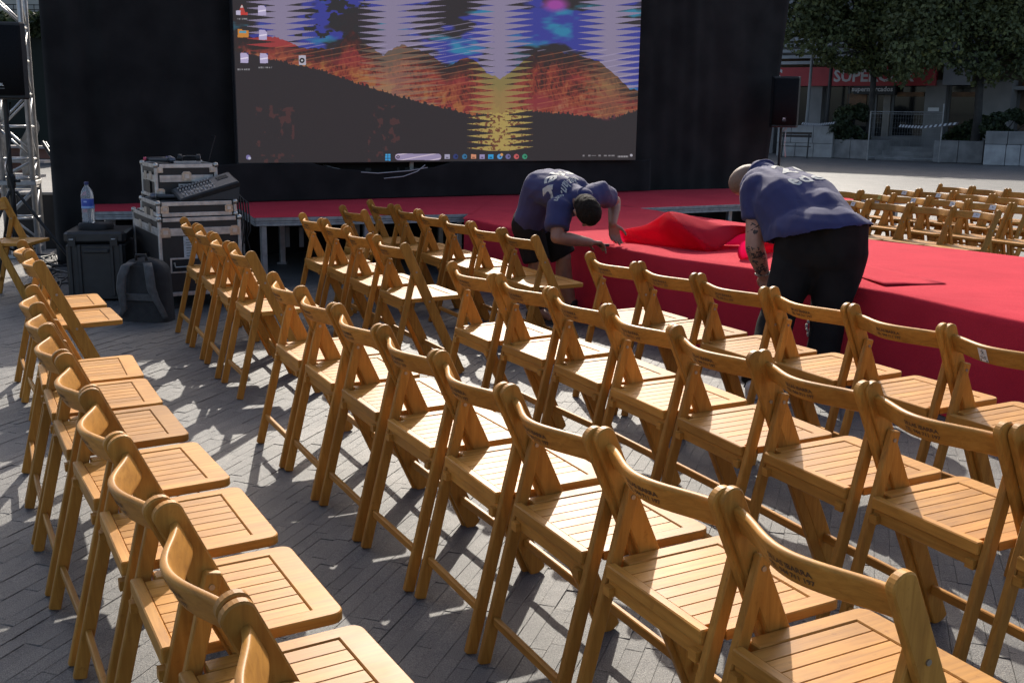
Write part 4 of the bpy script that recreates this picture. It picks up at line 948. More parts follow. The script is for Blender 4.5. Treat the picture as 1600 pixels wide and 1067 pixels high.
m = MB(); bx = o3 + du * 0.26 + dv * 0.06 + V((0, 0, 0.2755)); m.box((0, 0, 0), (0.2, 0.05, 0.014), rot(-14 - 7)); o = m.build('wireless_receiver', M_ALUD); o.location = bx
tag(o, 'slim grey receiver box on the front edge of the upper case', 'receiver')
m = MB(); a0 = o3 + du * 0.44 + dv * 0.12 + V((0, 0, 0.27)); m.tube([a0, a0 + du * 0.06 - dv * 0.02 + V((0, 0, 0.21)), a0 + du * 0.03 + V((0, 0, 0.212))], 0.0035, 6)
tag(m.build('antenna', M_POLE), 'thin bent antenna rising from the upper flight case', 'antenna')
cab = MB()
for k in range(5):
    a = o2 + du * (0.56 + 0.012 * k) + dv * (0.18 + 0.03 * k) + V((0, 0, 0.92 - 0.02 * k)); q = a + du * (0.09 + 0.018 * k)
    m = MB(); m.tube([a, a + du * 0.05 + V((0, 0, 0.01)), q + V((0, 0, -0.08)), q + du * 0.01 + V((0, 0, -0.3)), q - du * 0.02 + V((0, 0, -0.6 + 0.06 * k)), q - du * (0.06 - 0.04 * k) + V((0, 0, -0.9))][:5 if k % 2 else 6], 0.0065, 6)
    tag(m.build('cable', M_CABLE, None, True), 'black cable hanging from the mixing desk down beside the flight case', 'cable', 'black cables hanging from the mixing desk')
coil = thing('cable_coil', 'loops of black cable on the ground beside the flight case', 'cable coil'); q = o2 + du * 0.68 + dv * 0.3
for k in range(4):
    m = MB(); m.tube([(q.x + 0.2 * math.cos(a) * (1 - 0.1 * k), q.y + 0.13 * math.sin(a) * (1 - 0.1 * k), 0.012 + 0.012 * k) for a in [2 * math.pi * i / 20 for i in range(21)]], 0.008, 6)
    m.build('loop', M_CABLE, coil, True)

# black hard case with the bottle
M_HARD = noisy('black_polypropylene', (0.018, 0.0176, 0.0176), (0.028, 0.0274, 0.0274), 14, 0.42, 0, 0.2, 220, 0.002)
h0 = at_z(108, 472, 0)
hc = thing('hard_case', 'black ribbed plastic hard case with the water bottle on top', 'hard case', (h0.x, h0.y, 0), R(12))
m = MB(); m.plate([(0.02, 0.0), (0.42, 0.0), (0.44, 0.02), (0.44, 0.5), (0.0, 0.5), (0.0, 0.02)], (0, 0, 0.23), (1, 0, 0), (0, 1, 0), 0.44, 0.012); m.build('case_body', M_HARD, hc)
m = MB(); m.plate([(0.02, -0.008), (0.42, -0.008), (0.45, 0.02), (0.45, 0.51), (-0.01, 0.51), (-0.01, 0.02)], (0, 0, 0.505), (1, 0, 0), (0, 1, 0), 0.085, 0.016); m.build('lid', M_HARD, hc)
for x in (0.03, 0.10, 0.34, 0.41):
    m = MB(); m.bar((x, -0.006, 0.04), (x, -0.006, 0.45), 0.028, 0.02, (1, 0, 0), 0.005); m.build('rib', M_HARD, hc)
m = MB(); m.bar((0.13, -0.018, 0.40), (0.32, -0.018, 0.40), 0.03, 0.02, (0, 0, 1), 0.006); m.build('handle', M_HARD, hc)
for x in (0.05, 0.36):
    m = MB(); m.box((x, -0.014, 0.475), (0.055, 0.014, 0.07)); l = m.build('latch', M_HARD, hc); m = MB(); m.tube([(x - 0.015, -0.024, 0.492), (x + 0.015, -0.024, 0.492)], 0.006, 8); m.build('latch_pin', M_BALL, l)
rows = []
pc = V((h0.x, h0.y, 0)) + Matrix.Rotation(R(12), 3, 'Z') @ V((0.20, 0.22, 0.55))
m = MB()
for i in range(7):
    a = i / 6; hgt = [0.0, 0.02, 0.04, 0.05, 0.05, 0.045, 0.04][i]; r_ = [1.0, 1.03, 1.0, 0.9, 0.7, 0.4, 0.05][i]
    rows.append([pc + V((0.125 * r_ * math.copysign(abs(math.cos(t)) ** 0.6, math.cos(t)), 0.10 * r_ * math.copysign(abs(math.sin(t)) ** 0.6, math.sin(t)), hgt + 0.004 * noise.noise(V((i * 0.7, t * 2, 1))))) for t in [2 * math.pi * k / 24 for k in range(25)]])
m.grid(rows); tag(m.build('soft_pouch', noisy('black_nylon', (0.008, 0.008, 0.009), (0.014, 0.014, 0.015), 30, 0.75, 0, 0.3, 300), None, True), 'flat black fabric pouch on the hard case under the bottle', 'pouch')
bt = thing('water_bottle', 'clear plastic water bottle with a blue label and cap', 'bottle', (pc.x - 0.055, pc.y, pc.z + 0.048))
M_PET = mat('clear_plastic', (0.8, 0.83, 0.86), 0.12); b = M_PET.node_tree.nodes['Principled BSDF']; b.inputs['Transmission Weight'].default_value = 0.75; b.inputs['IOR'].default_value = 1.2; b.inputs['Base Color'].default_value = (0.78, 0.8, 0.82, 1)
prof = [(0.012, 0.002), (0.042, 0.0), (0.047, 0.012), (0.045, 0.03), (0.048, 0.05), (0.0455, 0.07), (0.048, 0.09), (0.046, 0.11), (0.046, 0.19), (0.048, 0.20), (0.048, 0.215), (0.0455, 0.225), (0.044, 0.24), (0.030, 0.268), (0.016, 0.288), (0.015, 0.30)]
m = MB(); m.lathe(prof, n=20); m.build('bottle_body', M_PET, bt, True)
m = MB(); m.lathe([(0.0468, 0.112), (0.0475, 0.114), (0.0475, 0.186), (0.0468, 0.188)], n=24); lb = m.build('label', noisy('blue_label', (0.03, 0.06, 0.36), (0.05, 0.12, 0.45), 6, 0.4), bt, True)
m = MB(); m.lathe([(0.0477, 0.114), (0.0479, 0.115), (0.0479, 0.131), (0.0477, 0.132)], n=24); m.build('label_band', mat('pale_blue', (0.25, 0.4, 0.7), 0.4), lb, True)
m = MB(); m.box((0, -0.0482, 0.168), (0.024, 0.001, 0.012)); m.build('label_emblem', mat('label_white', (0.35, 0.42, 0.75), 0.5), lb)
m = MB(); m.lathe([(0.016, 0.297), (0.0168, 0.300), (0.0168, 0.318), (0.015, 0.321)], n=16); m.build('cap', mat('dark_blue_cap', (0.02, 0.03, 0.12), 0.45), bt, True)

# backpack
b0 = at_z(222, 504, 0)
M_BP = noisy('black_pack_fabric', (0.016, 0.0155, 0.0155), (0.026, 0.0255, 0.0255), 20, 0.8, 0, 0.35, 260)
M_BPG = noisy('grey_pack_strap', (0.06, 0.059, 0.058), (0.09, 0.088, 0.086), 30, 0.85, 0, 0.35, 260)
bp = thing('backpack', 'black and grey backpack on the ground, straps towards the viewer', 'backpack', (b0.x, b0.y + 0.1, 0), R(-8))
rows = []
for i in range(17):
    v = i / 16; z = 0.455 * v; wv = 0.185 * (1 - 0.12 * v) * (1.0 if v < 0.75 else max(0.05, (1 - ((v - 0.75) / 0.25) ** 2.2) ** 0.5 * 0.97 + 0.03)); dv_ = 0.115 * (1 - 0.35 * v) * (1.0 if v < 0.8 else max(0.05, (1 - ((v - 0.8) / 0.2) ** 2) ** 0.5))
    rows.append([V((wv * math.copysign(abs(math.cos(t)) ** 0.55, math.cos(t)), 0.02 + dv_ * math.copysign(abs(math.sin(t)) ** 0.55, math.sin(t)) + 0.02 * v, z + 0.006 * noise.noise(V((t, v * 3, 2))))) for t in [2 * math.pi * k / 32 for k in range(33)]])
m = MB(); m.grid(rows); m.build('pack_body', M_BP, bp, True)
m = MB(); m.plate([(-0.12, 0.0), (0.12, 0.0), (0.12, 0.05), (-0.12, 0.05)], (0, -0.092, 0.155), (1, 0, 0), (0, 0, 1), 0.012, 0.003); m.build('back_band', M_BPG, bp)
m = MB(); m.plate([(-0.085, 0.0), (0.085, 0.0), (0.085, 0.20), (-0.085, 0.20)], (0, -0.078, 0.20), (1, 0, 0), (0, 0.14, 1), 0.012, 0.004); m.build('back_pad', M_BP, bp)
for sx in (-1, 1):
    pts = [(sx * 0.055, -0.055, 0.42), (sx * 0.085, -0.10, 0.40), (sx * 0.105, -0.125, 0.33), (sx * 0.115, -0.13, 0.25), (sx * (0.105 if sx < 0 else 0.15), -0.135, 0.17), (sx * (0.10 if sx < 0 else 0.185), -0.13, 0.10), (sx * (0.14 if sx < 0 else 0.20), -0.11, 0.04)]
    m = MB(); rows = []
    P = [V(p) for p in pts]
    for i in range(19):
        t = i / 18 * (len(P) - 1); k = min(int(t), len(P) - 2); c = P[k].lerp(P[k + 1], t - k); wd = 0.032 if i < 11 else 0.026 - 0.001 * (i - 11)
        rows.append([c + V((-wd, 0.004, 0)), c + V((-wd * 0.6, -0.006, 0)), c + V((wd * 0.6, -0.006, 0)), c + V((wd, 0.004, 0))])
    m.grid(rows); s_ = m.build('shoulder_strap', M_BPG, bp, True); thick(s_, 0.012)
m = MB(); m.tube([(-0.04, -0.03, 0.435), (-0.035, -0.035, 0.475), (0.035, -0.035, 0.475), (0.04, -0.03, 0.435)], 0.011, 8); m.build('top_loop', M_BP, bp, True)

# dark case and clutter behind the tower, cables on the ground
q = at_z(58, 392, 0.02); dk = thing('equipment_case', 'dark equipment case with grey edges behind the truss tower', 'equipment case', (q.x - 0.12, q.y + 0.15, 0), R(14))
m = MB(); m.box((0.12, 0.3, 0.30), (0.52, 0.5, 0.60)); m.build('body', M_CASE, dk)
for x in (-0.14, 0.38):
    m = MB(); m.bar((x, 0.05, 0.0), (x, 0.05, 0.60), 0.03, 0.02, (1, 0, 0), 0.003); m.build('edge_rail', M_ALUD, dk)
m = MB(); m.bar((-0.15, 0.05, 0.60), (0.39, 0.05, 0.60), 0.03, 0.03, (0, 0, 1), 0.003); m.build('top_rail', M_ALUD, dk)
r2 = random.Random(5)
tang = thing('cable_tangle', 'tangle of black cables on the ground between truss tower and hard case', 'cables')
for k in range(9):
    pts = []; x, y = 60 + r2.random() * 40, 400 + r2.random() * 45
    for i in range(9): pts.append(at_z(x + 26 * math.cos(i * 0.9 + k) + r2.random() * 10 - i, min(452, max(398, y + 11 * math.sin(i * 0.9 + k))), 0.010 + 0.006 * k))
    m = MB(); sp_ = []
    for i in range(len(pts) - 1):
        for f in (0, 0.5): sp_.append(pts[i].lerp(pts[i + 1], f))
    m.tube(sp_, 0.0075, 5); m.build('cable', M_CABLE, tang, True)
# ---------------------------------------------------------------- background right: planters, trees, shop
M_STONE = noisy('weathered_stone', (0.38, 0.37, 0.35), (0.27, 0.262, 0.25), 2.2, 0.85, 0, 0.4, 30, 0.01)
M_STONED = noisy('darker_stone', (0.25, 0.243, 0.232), (0.16, 0.156, 0.15), 2.5, 0.85, 0, 0.4, 30, 0.01)
def wall_px(name, label, pa, pb, ya, yb, ztop, depth, m_, cat, courses=None):
    """a block whose front base runs between two measured ground points"""
    a, b_ = at_y(pa[0], pa[1], ya), at_y(pb[0], pb[1], yb); a.z = b_.z = 0
    d = (b_ - a).normalized(); n_ = V((-d.y, d.x, 0)); ln = (b_ - a).length
    t = thing(name, label, cat, tuple(a), math.atan2(d.y, d.x))
    if courses:
        z = 0
        for (h, ws, mm) in courses:
            x = 0
            for i, wd in enumerate(ws):
                wd = wd * ln; m = MB(); m.bar((x + 0.008, depth / 2, z + h / 2), (x + wd - 0.008, depth / 2, z + h / 2), h - 0.012, depth - 0.01 - 0.02 * (i % 2), (0, 0, 1), 0.012); m.build('stone_block', mm, t); x += wd
            z += h
    else:
        m = MB(); m.box((ln / 2, depth / 2, ztop / 2), (ln, depth, ztop)); m.build('planter_wall', m_, t)
        m = MB(); m.box((ln / 2, depth / 2, ztop + 0.04), (ln + 0.06, depth + 0.06, 0.08)); m.build('coping', m_, t)
    return t
wall_px('stone_planter', 'pale stone planter with a stain, beyond the right loudspeaker', (1212, 246), (1299, 245), 44.4, 43.0, 1.24, 3.0, M_STONE, 'planter', [(0.55, [0.34, 0.33, 0.33], M_STONE), (0.69, [0.25, 0.4, 0.35], M_STONE)])
wall_px('stone_planter', 'lower darker stone planter behind the fence post, under the bush', (1300, 247), (1354, 247), 43.2, 41.8, 0.74, 2.6, M_STONED, 'planter', [(0.74, [0.5, 0.5], M_STONED)])
wall_px('stone_planter', 'low dark stone planter beside the pale block, right of the mesh fence', (1456, 256), (1534, 256), 40.2, 39.3, 0.80, 2.6, M_STONED, 'planter', [(0.80, [0.5, 0.5], M_STONED)])
wall_px('stone_planter', 'pale block stone planter at the far right edge', (1535, 258), (1640, 259), 38.2, 37.2, 1.2, 3.0, M_STONE, 'planter', [(0.72, [0.33, 0.22, 0.45], noisy('pale_granite', (0.40, 0.40, 0.39), (0.28, 0.28, 0.275), 3, 0.8, 0, 0.3, 40)), (0.46, [0.34, 0.33, 0.33], M_STONED)])
# bench of dark slats before the first planter
bq = at_z(1236, 240, 0.0); bq = at_y(1242, 234, 42.6); bq.z = 0
bn = thing('park_bench', 'dark slatted bench before the pale planter', 'bench', tuple(bq), -0.5)
for k in range(4):
    m = MB(); m.bar((-0.6, 0.1 * k * 0.3, 0.62 + 0.11 * k if k > 1 else 0.45), (0.6, 0.1 * k * 0.3, 0.62 + 0.11 * k if k > 1 else 0.45), 0.09, 0.03, (0, 0, 1), 0.004) if k > 1 else m.bar((-0.6, -0.12 + 0.12 * k, 0.45), (0.6, -0.12 + 0.12 * k, 0.45), 0.10, 0.03, (0, 1, 0), 0.004)
    m.build('slat', M_PLY, bn)
for sx in (-0.5, 0.5):
    m = MB(); m.bar((sx, -0.05, 0.0), (sx, 0.06, 0.92), 0.07, 0.04, (0, 1, 0), 0.004); m.build('leg', M_POLE, bn)

# shop building
FA, FB = V((3.5, 53.2, 0)), V((25.5, 38.35, 0)); fd = (FB - FA).normalized(); fn = V((fd.y, -fd.x, 0)); FLEN = (FB - FA).length
bld = thing('shop_building', 'grey shop building with a red supermarket sign and louvred band above', 'building', tuple(FA), math.atan2(fd.y, fd.x))
def fx(px_): # distance along the facade for a column of the photograph
    d = ray(px_, 150); o = V((0, 0, 0)); n_ = V((-fd.y, fd.x, 0)); t = n_.dot(FA) / n_.dot(V((d.x, d.y, 0))); return (V((d.x, d.y, 0)) * t - FA).dot(fd)
def fz(px_, py_):
    d = ray(px_, py_); n_ = V((-fd.y, fd.x, 0)); t = n_.dot(FA) / n_.dot(V((d.x, d.y, 0))); return CAM_H + d.z * t
M_RENDER = noisy('grey_render', (0.24, 0.232, 0.222), (0.18, 0.175, 0.168), 1.2, 0.85); M_UPPER = noisy('grey_cladding', (0.30, 0.31, 0.32), (0.24, 0.245, 0.25), 0.8, 0.7)
M_GLASS = mat('dark_shop_glass', (0.012, 0.014, 0.016), 0.08, 0, 0.6); M_FRAME = mat('grey_window_frame', (0.14, 0.14, 0.14), 0.5); M_RED = noisy('red_sign_panel', (0.42, 0.025, 0.03), (0.36, 0.02, 0.028), 2, 0.45)
M_BROWN = noisy('brown_shop_interior', (0.16, 0.10, 0.06), (0.07, 0.05, 0.035), 1.4, 0.7)
z_s0, z_s1 = fz(1260, 135), fz(1260, 106)
m = MB(); m.box((FLEN / 2, 4.2, 8.4), (FLEN, 7.8, 8.4)); m.build('upper_storeys', M_UPPER, bld)
m = MB(); m.box((FLEN / 2, 4.6, 2.1), (FLEN, 6.0, 4.15)); m.build('shop_back_wall', M_BROWN, bld)
for a, b_ in ((-1, fx(1213)), (fx(1262), fx(1285)), (fx(1446), fx(1478)), (fx(1530), fx(1580)), (FLEN - 1.5, FLEN)):
    m = MB(); m.box(((a + b_) / 2, 0.6, 1.55), (b_ - a, 1.3, 3.1)); m.build('wall_pier', M_RENDER, bld)
m = MB(); m.box((fx(1430), 0.3, 0.42), (fx(1590) - fx(1375), 0.5, 0.84)); m.build('low_wall', M_RENDER, bld)
def shopwin(pa, pb, z0, z1, warm=False, mull=()):
    a, b_ = fx(pa), fx(pb); m = MB()
    for p0, p1 in (((a, z0), (b_, z0)), ((a, z1), (b_, z1)), ((a, z0), (a, z1)), ((b_, z0), (b_, z1))) + tuple(((fx(q), z0), (fx(q), z1)) for q in mull):
        m.bar((p0[0], 0.42, p0[1]), (p1[0], 0.42, p1[1]), 0.10, 0.10, (0, 0, 1) if p0[1] == p1[1] else (1, 0, 0), 0.01)
    f_ = m.build('window', M_FRAME, bld); tag(f_, kind=None)
    m = MB(); m.box(((a + b_) / 2, 0.45, (z0 + z1) / 2), (b_ - a - 0.08, 0.02, z1 - z0 - 0.08)); m.build('pane', M_GLASS, f_)
shopwin(1216, 1260, 0.1, 3.0); shopwin(1287, 1384, 0.1, 3.0, True, (1322, 1365)); shopwin(1392, 1444, 0.84, 3.0, True); shopwin(1480, 1528, 0.84, 3.0, True)
M_AMB = noisy('dim_amber_shelf', (0.30, 0.16, 0.08), (0.16, 0.09, 0.05), 3, 0.7)
for pa, pb, z, h in ((1320, 1350, 2.3, 0.55), (1398, 1440, 2.55, 0.18), (1484, 1526, 2.55, 0.18)):
    m = MB(); m.box(((fx(pa) + fx(pb)) / 2, 0.40, z), (fx(pb) - fx(pa), 0.06, h)); m.build('interior_shelf', M_AMB, bld)
m = MB(); m.box(((fx(1381) + fx(1387)) / 2, 0.33, 1.5), (0.28, 0.16, 3.0)); m.build('door_post', noisy('pale_post', (0.27, 0.24, 0.2), (0.2, 0.18, 0.16), 3, 0.7), bld)
m = MB(); m.box(((fx(1195) + fx(1462)) / 2, -0.05, (z_s0 + z_s1) / 2), (fx(1462) - fx(1195), 0.3, z_s1 - z_s0)); sg = m.build('sign_panel', M_RED, bld)
m = MB(); m.box(((fx(1335) + fx(1400)) / 2, -0.06, z_s0 - 0.16), (fx(1400) - fx(1335), 0.26, 0.36)); m.build('lower_sign', mat('black_sign', (0.008, 0.008, 0.009), 0.5), bld)
m = MB(); m.box(((fx(1472) + fx(1516)) / 2, -0.03, 3.45), (fx(1516) - fx(1472), 0.2, 1.1)); m.build('grey_fascia', noisy('pale_fascia', (0.30, 0.31, 0.33), (0.26, 0.27, 0.29), 2, 0.6), bld)
def sign_text(txt, xc, zc, size, mm, bold=0.0):
    me = text_mesh(txt, size, 1.0, bold); bm = bmesh.new(); bm.from_mesh(me)
    for v_ in bm.verts: v_.co = V((xc + v_.co.x, -0.205, zc + v_.co.y))
    bm.to_mesh(me); bm.free(); me.materials.clear(); me.materials.append(mm); o = link('sign_lettering', me, bld); return o
M_SIGNW = mat('sign_white', (0.55, 0.53, 0.52), 0.5)
sign_text('SUPERCOR', (fx(1320) + fx(1408)) / 2, fz(1357, 120), 0.66, M_SIGNW, 0.02); sign_text('supermercados', (fx(1336) + fx(1393)) / 2, z_s0 - 0.14, 0.27, M_SIGNW, 0.006)
sign_text('S', fx(1217), (z_s0 + z_s1) / 2, 0.8, M_SIGNW, 0.02)
for k in range(9):
    m = MB(); m.box(((fx(1190) + fx(1470)) / 2, -0.02, z_s1 + 0.2 + k * 0.245), (fx(1470) - fx(1190), 0.14, 0.13)); m.build('louvre', noisy('pale_louvre', (0.40, 0.42, 0.43), (0.30, 0.32, 0.33), 1.5, 0.6), bld)
m = MB(); m.box((fx(1461), -0.06, 1.95), (0.42, 0.02, 0.14)); m.build('notice_plate', M_WHITEP, bld)

# posts, fence, tape
for px_, t0, t1, col, lab, r_ in ((1258, 88, 200, (0.22, 0.23, 0.23), 'pale grey lamp post behind the planter, left of the tree', 0.07), (1289, 100, 195, (0.03, 0.03, 0.03), 'dark slim lamp post beside the pale grey one', 0.085)):
    p = at_y(px_, 200, 45.2); m = MB(); m.tube([(p.x, p.y, 0), (p.x + 0.06, p.y, 2), (p.x + 0.12, p.y, 6.5)], [r_, r_ * 0.9, r_ * 0.7], 10); o = thing('lamp_post', lab, 'lamp post', (0, 0, 0)); m.build('pole', mat('post_paint', col, 0.6), o, True)
    m = MB(); m.lathe([(r_ * 1.6, 0), (r_ * 1.6, 0.25), (r_, 0.3)], (p.x, p.y, 0), 10); m.build('base', mat('post_paint', col, 0.6), o)
M_GALV = noisy('galvanised_fence', (0.30, 0.30, 0.29), (0.2, 0.2, 0.195), 6, 0.5, 0.5)
fp0, fp1 = at_y(1355, 247, 40.6), at_y(1467, 249, 39.2); fp0.z = fp1.z = 0
fe = thing('mesh_fence', 'galvanised temporary mesh fence panel before the shop entrance', 'fence', tuple(fp0)); fv = fp1 - fp0
for k in (0, 1):
    m = MB(); m.tube([fv * k + V((0, 0, 0.02)), fv * k + V((0, 0, 1.82 if k == 0 else 2.1))], 0.026, 8); m.build('upright', M_GALV, fe)
for z in (0.14, 1.72, 1.80):
    m = MB(); m.tube([V((0, 0, z)), fv + V((0, 0, z))], 0.016 if z != 1.72 else 0.009, 6); m.build('rail', M_GALV, fe)
m = MB()
for k in range(1, 28): m.tube([fv * (k / 28) + V((0, 0, 0.14)), fv * (k / 28) + V((0, 0, 1.8))], 0.0022, 3)
for k in range(1, 9): m.tube([V((0, 0, 0.14 + k * 0.18)), fv + V((0, 0, 0.14 + k * 0.18))], 0.0022, 3)
tag(m.build('wire_mesh', M_GALV, fe), kind='stuff')
M_TAPEW = mat('tape_white', (0.42, 0.42, 0.42), 0.6); M_TAPER = mat('tape_dark', (0.05, 0.04, 0.04), 0.6)
def tape(pts, lab):
    t = thing('barrier_tape', lab, 'barrier tape', tuple(pts[0])); n_ = 30; P0 = V(pts[0])
    for mm, ph in ((M_TAPEW, 0), (M_TAPER, 1)):
        m = MB()
        for k in range(ph, n_, 2):
            a, b_ = k / n_, (k + 1) / n_
            def pt(f, h): f2 = f * (len(pts) - 1); i = min(int(f2), len(pts) - 2); c = V(pts[i]).lerp(V(pts[i + 1]), f2 - i) - P0; return c + V((0.05 if h else 0, 0, h))
            m.add([pt(a, 0), pt(b_, 0), pt(b_, 0.09), pt(a, 0.09)], [(0, 1, 2, 3)])
        tag(m.build('tape_stripe', mm, t), kind='stuff')
tape([at_y(1404, 199, 39.4), at_y(1440, 201, 39.0), at_y(1496, 195, 38.6)], 'striped barrier tape sagging across the fence and shop wall')
tape([at_y(1252, 195, 43.2), at_y(1276, 197, 42.9), at_y(1304, 194, 42.6)], 'striped barrier tape along the top of the pale planter')
# entrance steps and bollards behind the fence
st = at_y(1430, 246, 41.5); m = MB()
stp = thing('entrance_steps', 'grey entrance steps behind the mesh fence', 'steps', (st.x, st.y, 0), math.atan2(fd.y, fd.x))
for k in range(3):
    m = MB(); m.box((0, 0.35 * k, 0.09 + 0.16 * k), (3.0, 0.5, 0.18)); m.build('step', M_STONED, stp)

# trees
def leaf_mat(name, c1, c2):
    m = mat(name, c1, 0.55, 0, 0.35); b = m.node_tree.nodes['Principled BSDF']; at = N(m, 'ShaderNodeAttribute', attribute_name='tone')
    L(m, ramp(m, at.outputs['Fac'], [(0.0, c1), (0.75, c2), (1.0, (c2[0] * 1.5, c2[1] * 1.25, c2[2] * 0.9))]), b.inputs['Base Color'])
    t = N(m, 'ShaderNodeBsdfTranslucent'); L(m, b.inputs['Base Color'].links[0].from_socket, t.inputs[0]); ms = N(m, 'ShaderNodeMixShader'); ms.inputs[0].default_value = 0.3
    L(m, b.outputs[0], ms.inputs[1]); L(m, t.outputs[0], ms.inputs[2]); L(m, ms.outputs[0], m.node_tree.nodes['Material Output'].inputs[0]); return m
M_LEAF = leaf_mat('plane_tree_leaf', (0.055, 0.07, 0.032), (0.16, 0.18, 0.068)); M_LEAFD = leaf_mat('dark_bush_leaf', (0.02, 0.03, 0.016), (0.05, 0.07, 0.028))
M_BARK = noisy('tree_bark', (0.05, 0.045, 0.038), (0.025, 0.022, 0.02), 5, 0.9, 0, 0.6, 20, 0.02)
def foliage(name, clumps, n_leaf, size, m_, parent, seed):
    r_ = np.random.default_rng(seed); vs, fs, tn = [], [], []
    tot = sum(c[3] ** 2 for c in clumps)
    for (cx, cy, cz, cr) in clumps:
        k = int(n_leaf * cr ** 2 / tot); d = r_.normal(size=(k, 3)); d /= np.linalg.norm(d, axis=1)[:, None]
        rad = cr * (1 - 0.55 * r_.random(k) ** 1.6); P = np.array([cx, cy, cz]) + d * rad[:, None] * np.array([1, 1, 0.8])
        tone0 = r_.random()
        for p, dn in zip(P, d):
            if noise.noise(V(p) * 1.1) < -0.28: continue
            nrm = V(dn) * 0.7 + V(r_.normal(size=3)) * 0.6 + V((0, 0, 0.35)); nrm.normalize(); t = nrm.cross(V(r_.normal(size=3))).normalized(); u = nrm.cross(t)
            s = size * (0.6 + 0.8 * r_.random()); c = V(p); n0 = len(vs)
            vs += [c - t * s * 0.5, c + u * s * 0.32 + nrm * s * 0.07, c + t * s * 0.55 - nrm * s * 0.06, c - u * s * 0.32 + nrm * s * 0.07]
            fs.append((n0, n0 + 1, n0 + 2, n0 + 3)); tn.append(min(1, max(0, 0.35 * tone0 + 0.65 * r_.random() ** 1.5)))
    me = bpy.data.meshes.new(name); me.from_pydata(vs, [], fs); me.update(); me.materials.append(m_); me.attributes.new('tone', 'FLOAT', 'FACE').data.foreach_set('value', tn)
    o = link(name, me, parent); tag(o, kind='stuff'); return o
def tree(label, base, lean, h_fork, clumps, n_leaf, seed, tr=0.17, size=0.17):
    t = thing('plane_tree', label, 'tree', tuple(base)); B = V(base); r_ = random.Random(seed)
    top = V((lean[0], lean[1], h_fork)); m = MB(); m.tube([(0, 0, -0.05), V((0, 0, 0.4)), top * 0.5 + V((0.05, 0, 0)), top], [tr * 1.35, tr, tr * 0.85, tr * 0.75], 10); m.build('trunk', M_BARK, t, True)
    cl = [(c[0] - B.x, c[1] - B.y, c[2], c[3]) for c in clumps]
    for c in cl[::2]:
        e = V(c[:3]); md = top.lerp(e, 0.5) + V((r_.uniform(-.3, .3), r_.uniform(-.3, .3), 0.25)); m = MB(); m.tube([top - V((0, 0, 0.15)), md, e], [tr * 0.5, tr * 0.3, tr * 0.12], 7); m.build('limb', M_BARK, t, True)
    foliage('crown', cl, n_leaf, size, M_LEAF, t, seed); return t
def cl_px(lst, y): 
    out = []
    for px_, py_, dy, r_ in lst: p = at_y(px_, py_, y + dy); out.append((p.x, p.y, p.z, r_))
    return out
tb = at_y(1357, 190, 43.0)
tree('dark leafy tree with a slim dark trunk hiding part of the supermarket sign', (tb.x, tb.y, 0), (0.05, 0, ), 3.9,
     cl_px([(1240, 32, 0, 1.3), (1252, 64, -0.3, 0.75), (1290, 20, 0.3, 1.4), (1300, 72, -0.4, 0.8), (1330, 40, 0, 1.4), (1340, 84, -0.3, 0.75), (1375, 35, 0.3, 1.5), (1392, 84, 0, 0.9), (1312, 98, 0.1, 0.5), (1328, 104, -0.3, 0.42), (1374, 107, -0.3, 0.42), (1340, 96, -0.2, 0.55), (1375, 100, -0.2, 0.6), (1400, 112, 0.1, 0.6), (1290, 90, 0, 0.5), (1350, 0, 0.5, 2.0), (1270, -10, 0.5, 1.9), (1400, 0, 0.3, 1.8), (1300, -60, 0, 2.2), (1390, -60, 0, 2.2)], 43.0), 24000, 3, 0.14)
tb2 = at_y(1525, 200, 40.0)
tree('leafy tree with yellowish patches over the right planters', (tb2.x, tb2.y, 0), (-0.05, 0), 3.4,
     cl_px([(1420, 90, -0.4, 0.95), (1440, 40, 0, 1.5), (1470, 75, -0.5, 1.0), (1500, 30, 0, 1.6), (1525, 85, -0.4, 1.05), (1537, 118, -0.2, 0.62), (1560, 60, 0, 1.4), (1585, 95, -0.3, 0.95), (1600, 30, 0.2, 1.6), (1440, 108, 0.1, 0.7), (1480, -15, 0.4, 2.0), (1560, -20, 0.4, 2.1), (1640, 20, 0.3, 1.9), (1415, 120, 0.3, 0.5), (1630, 85, 0, 1.1), (1500, -70, 0, 2.2), (1600, -70, 0, 2.2)], 40.0), 27000, 8, 0.17)
def bush(lab, lst, y, n_, seed, size=0.16):
    c = cl_px(lst, y); t = thing('bush', lab, 'bush', (c[0][0], c[0][1], 0.7)); B = V(t.location); m = MB()
    for q in c[:3]: m.tube([(0, 0, 0), V(q[:3]) - B], [0.04, 0.015], 5)
    tag(m.build('stem', M_BARK, t), kind='stuff'); foliage('leaves', [(q[0] - B.x, q[1] - B.y, q[2] - B.z, q[3]) for q in c], n_, size, M_LEAFD, t, seed)
bush('dark bush in the planter under the supermarket sign', [(1318, 200, 0, 0.55), (1335, 195, 0, 0.6), (1348, 205, 0, 0.5), (1325, 180, 0.3, 0.55), (1342, 178, 0.3, 0.5), (1310, 212, 0, 0.4)], 43.0, 4200, 21)
bush('dark bush behind the low planter right of the fence', [(1500, 212, 0, 0.5), (1520, 205, 0, 0.5), (1486, 218, 0, 0.35), (1532, 196, 0.6, 0.5)], 40.8, 2600, 22)
bush('low dark bush on top of the pale block planter', [(1560, 192, 0, 0.45), (1585, 188, 0, 0.5), (1610, 190, 0, 0.5), (1545, 200, 0, 0.3)], 38.8, 2800, 23)
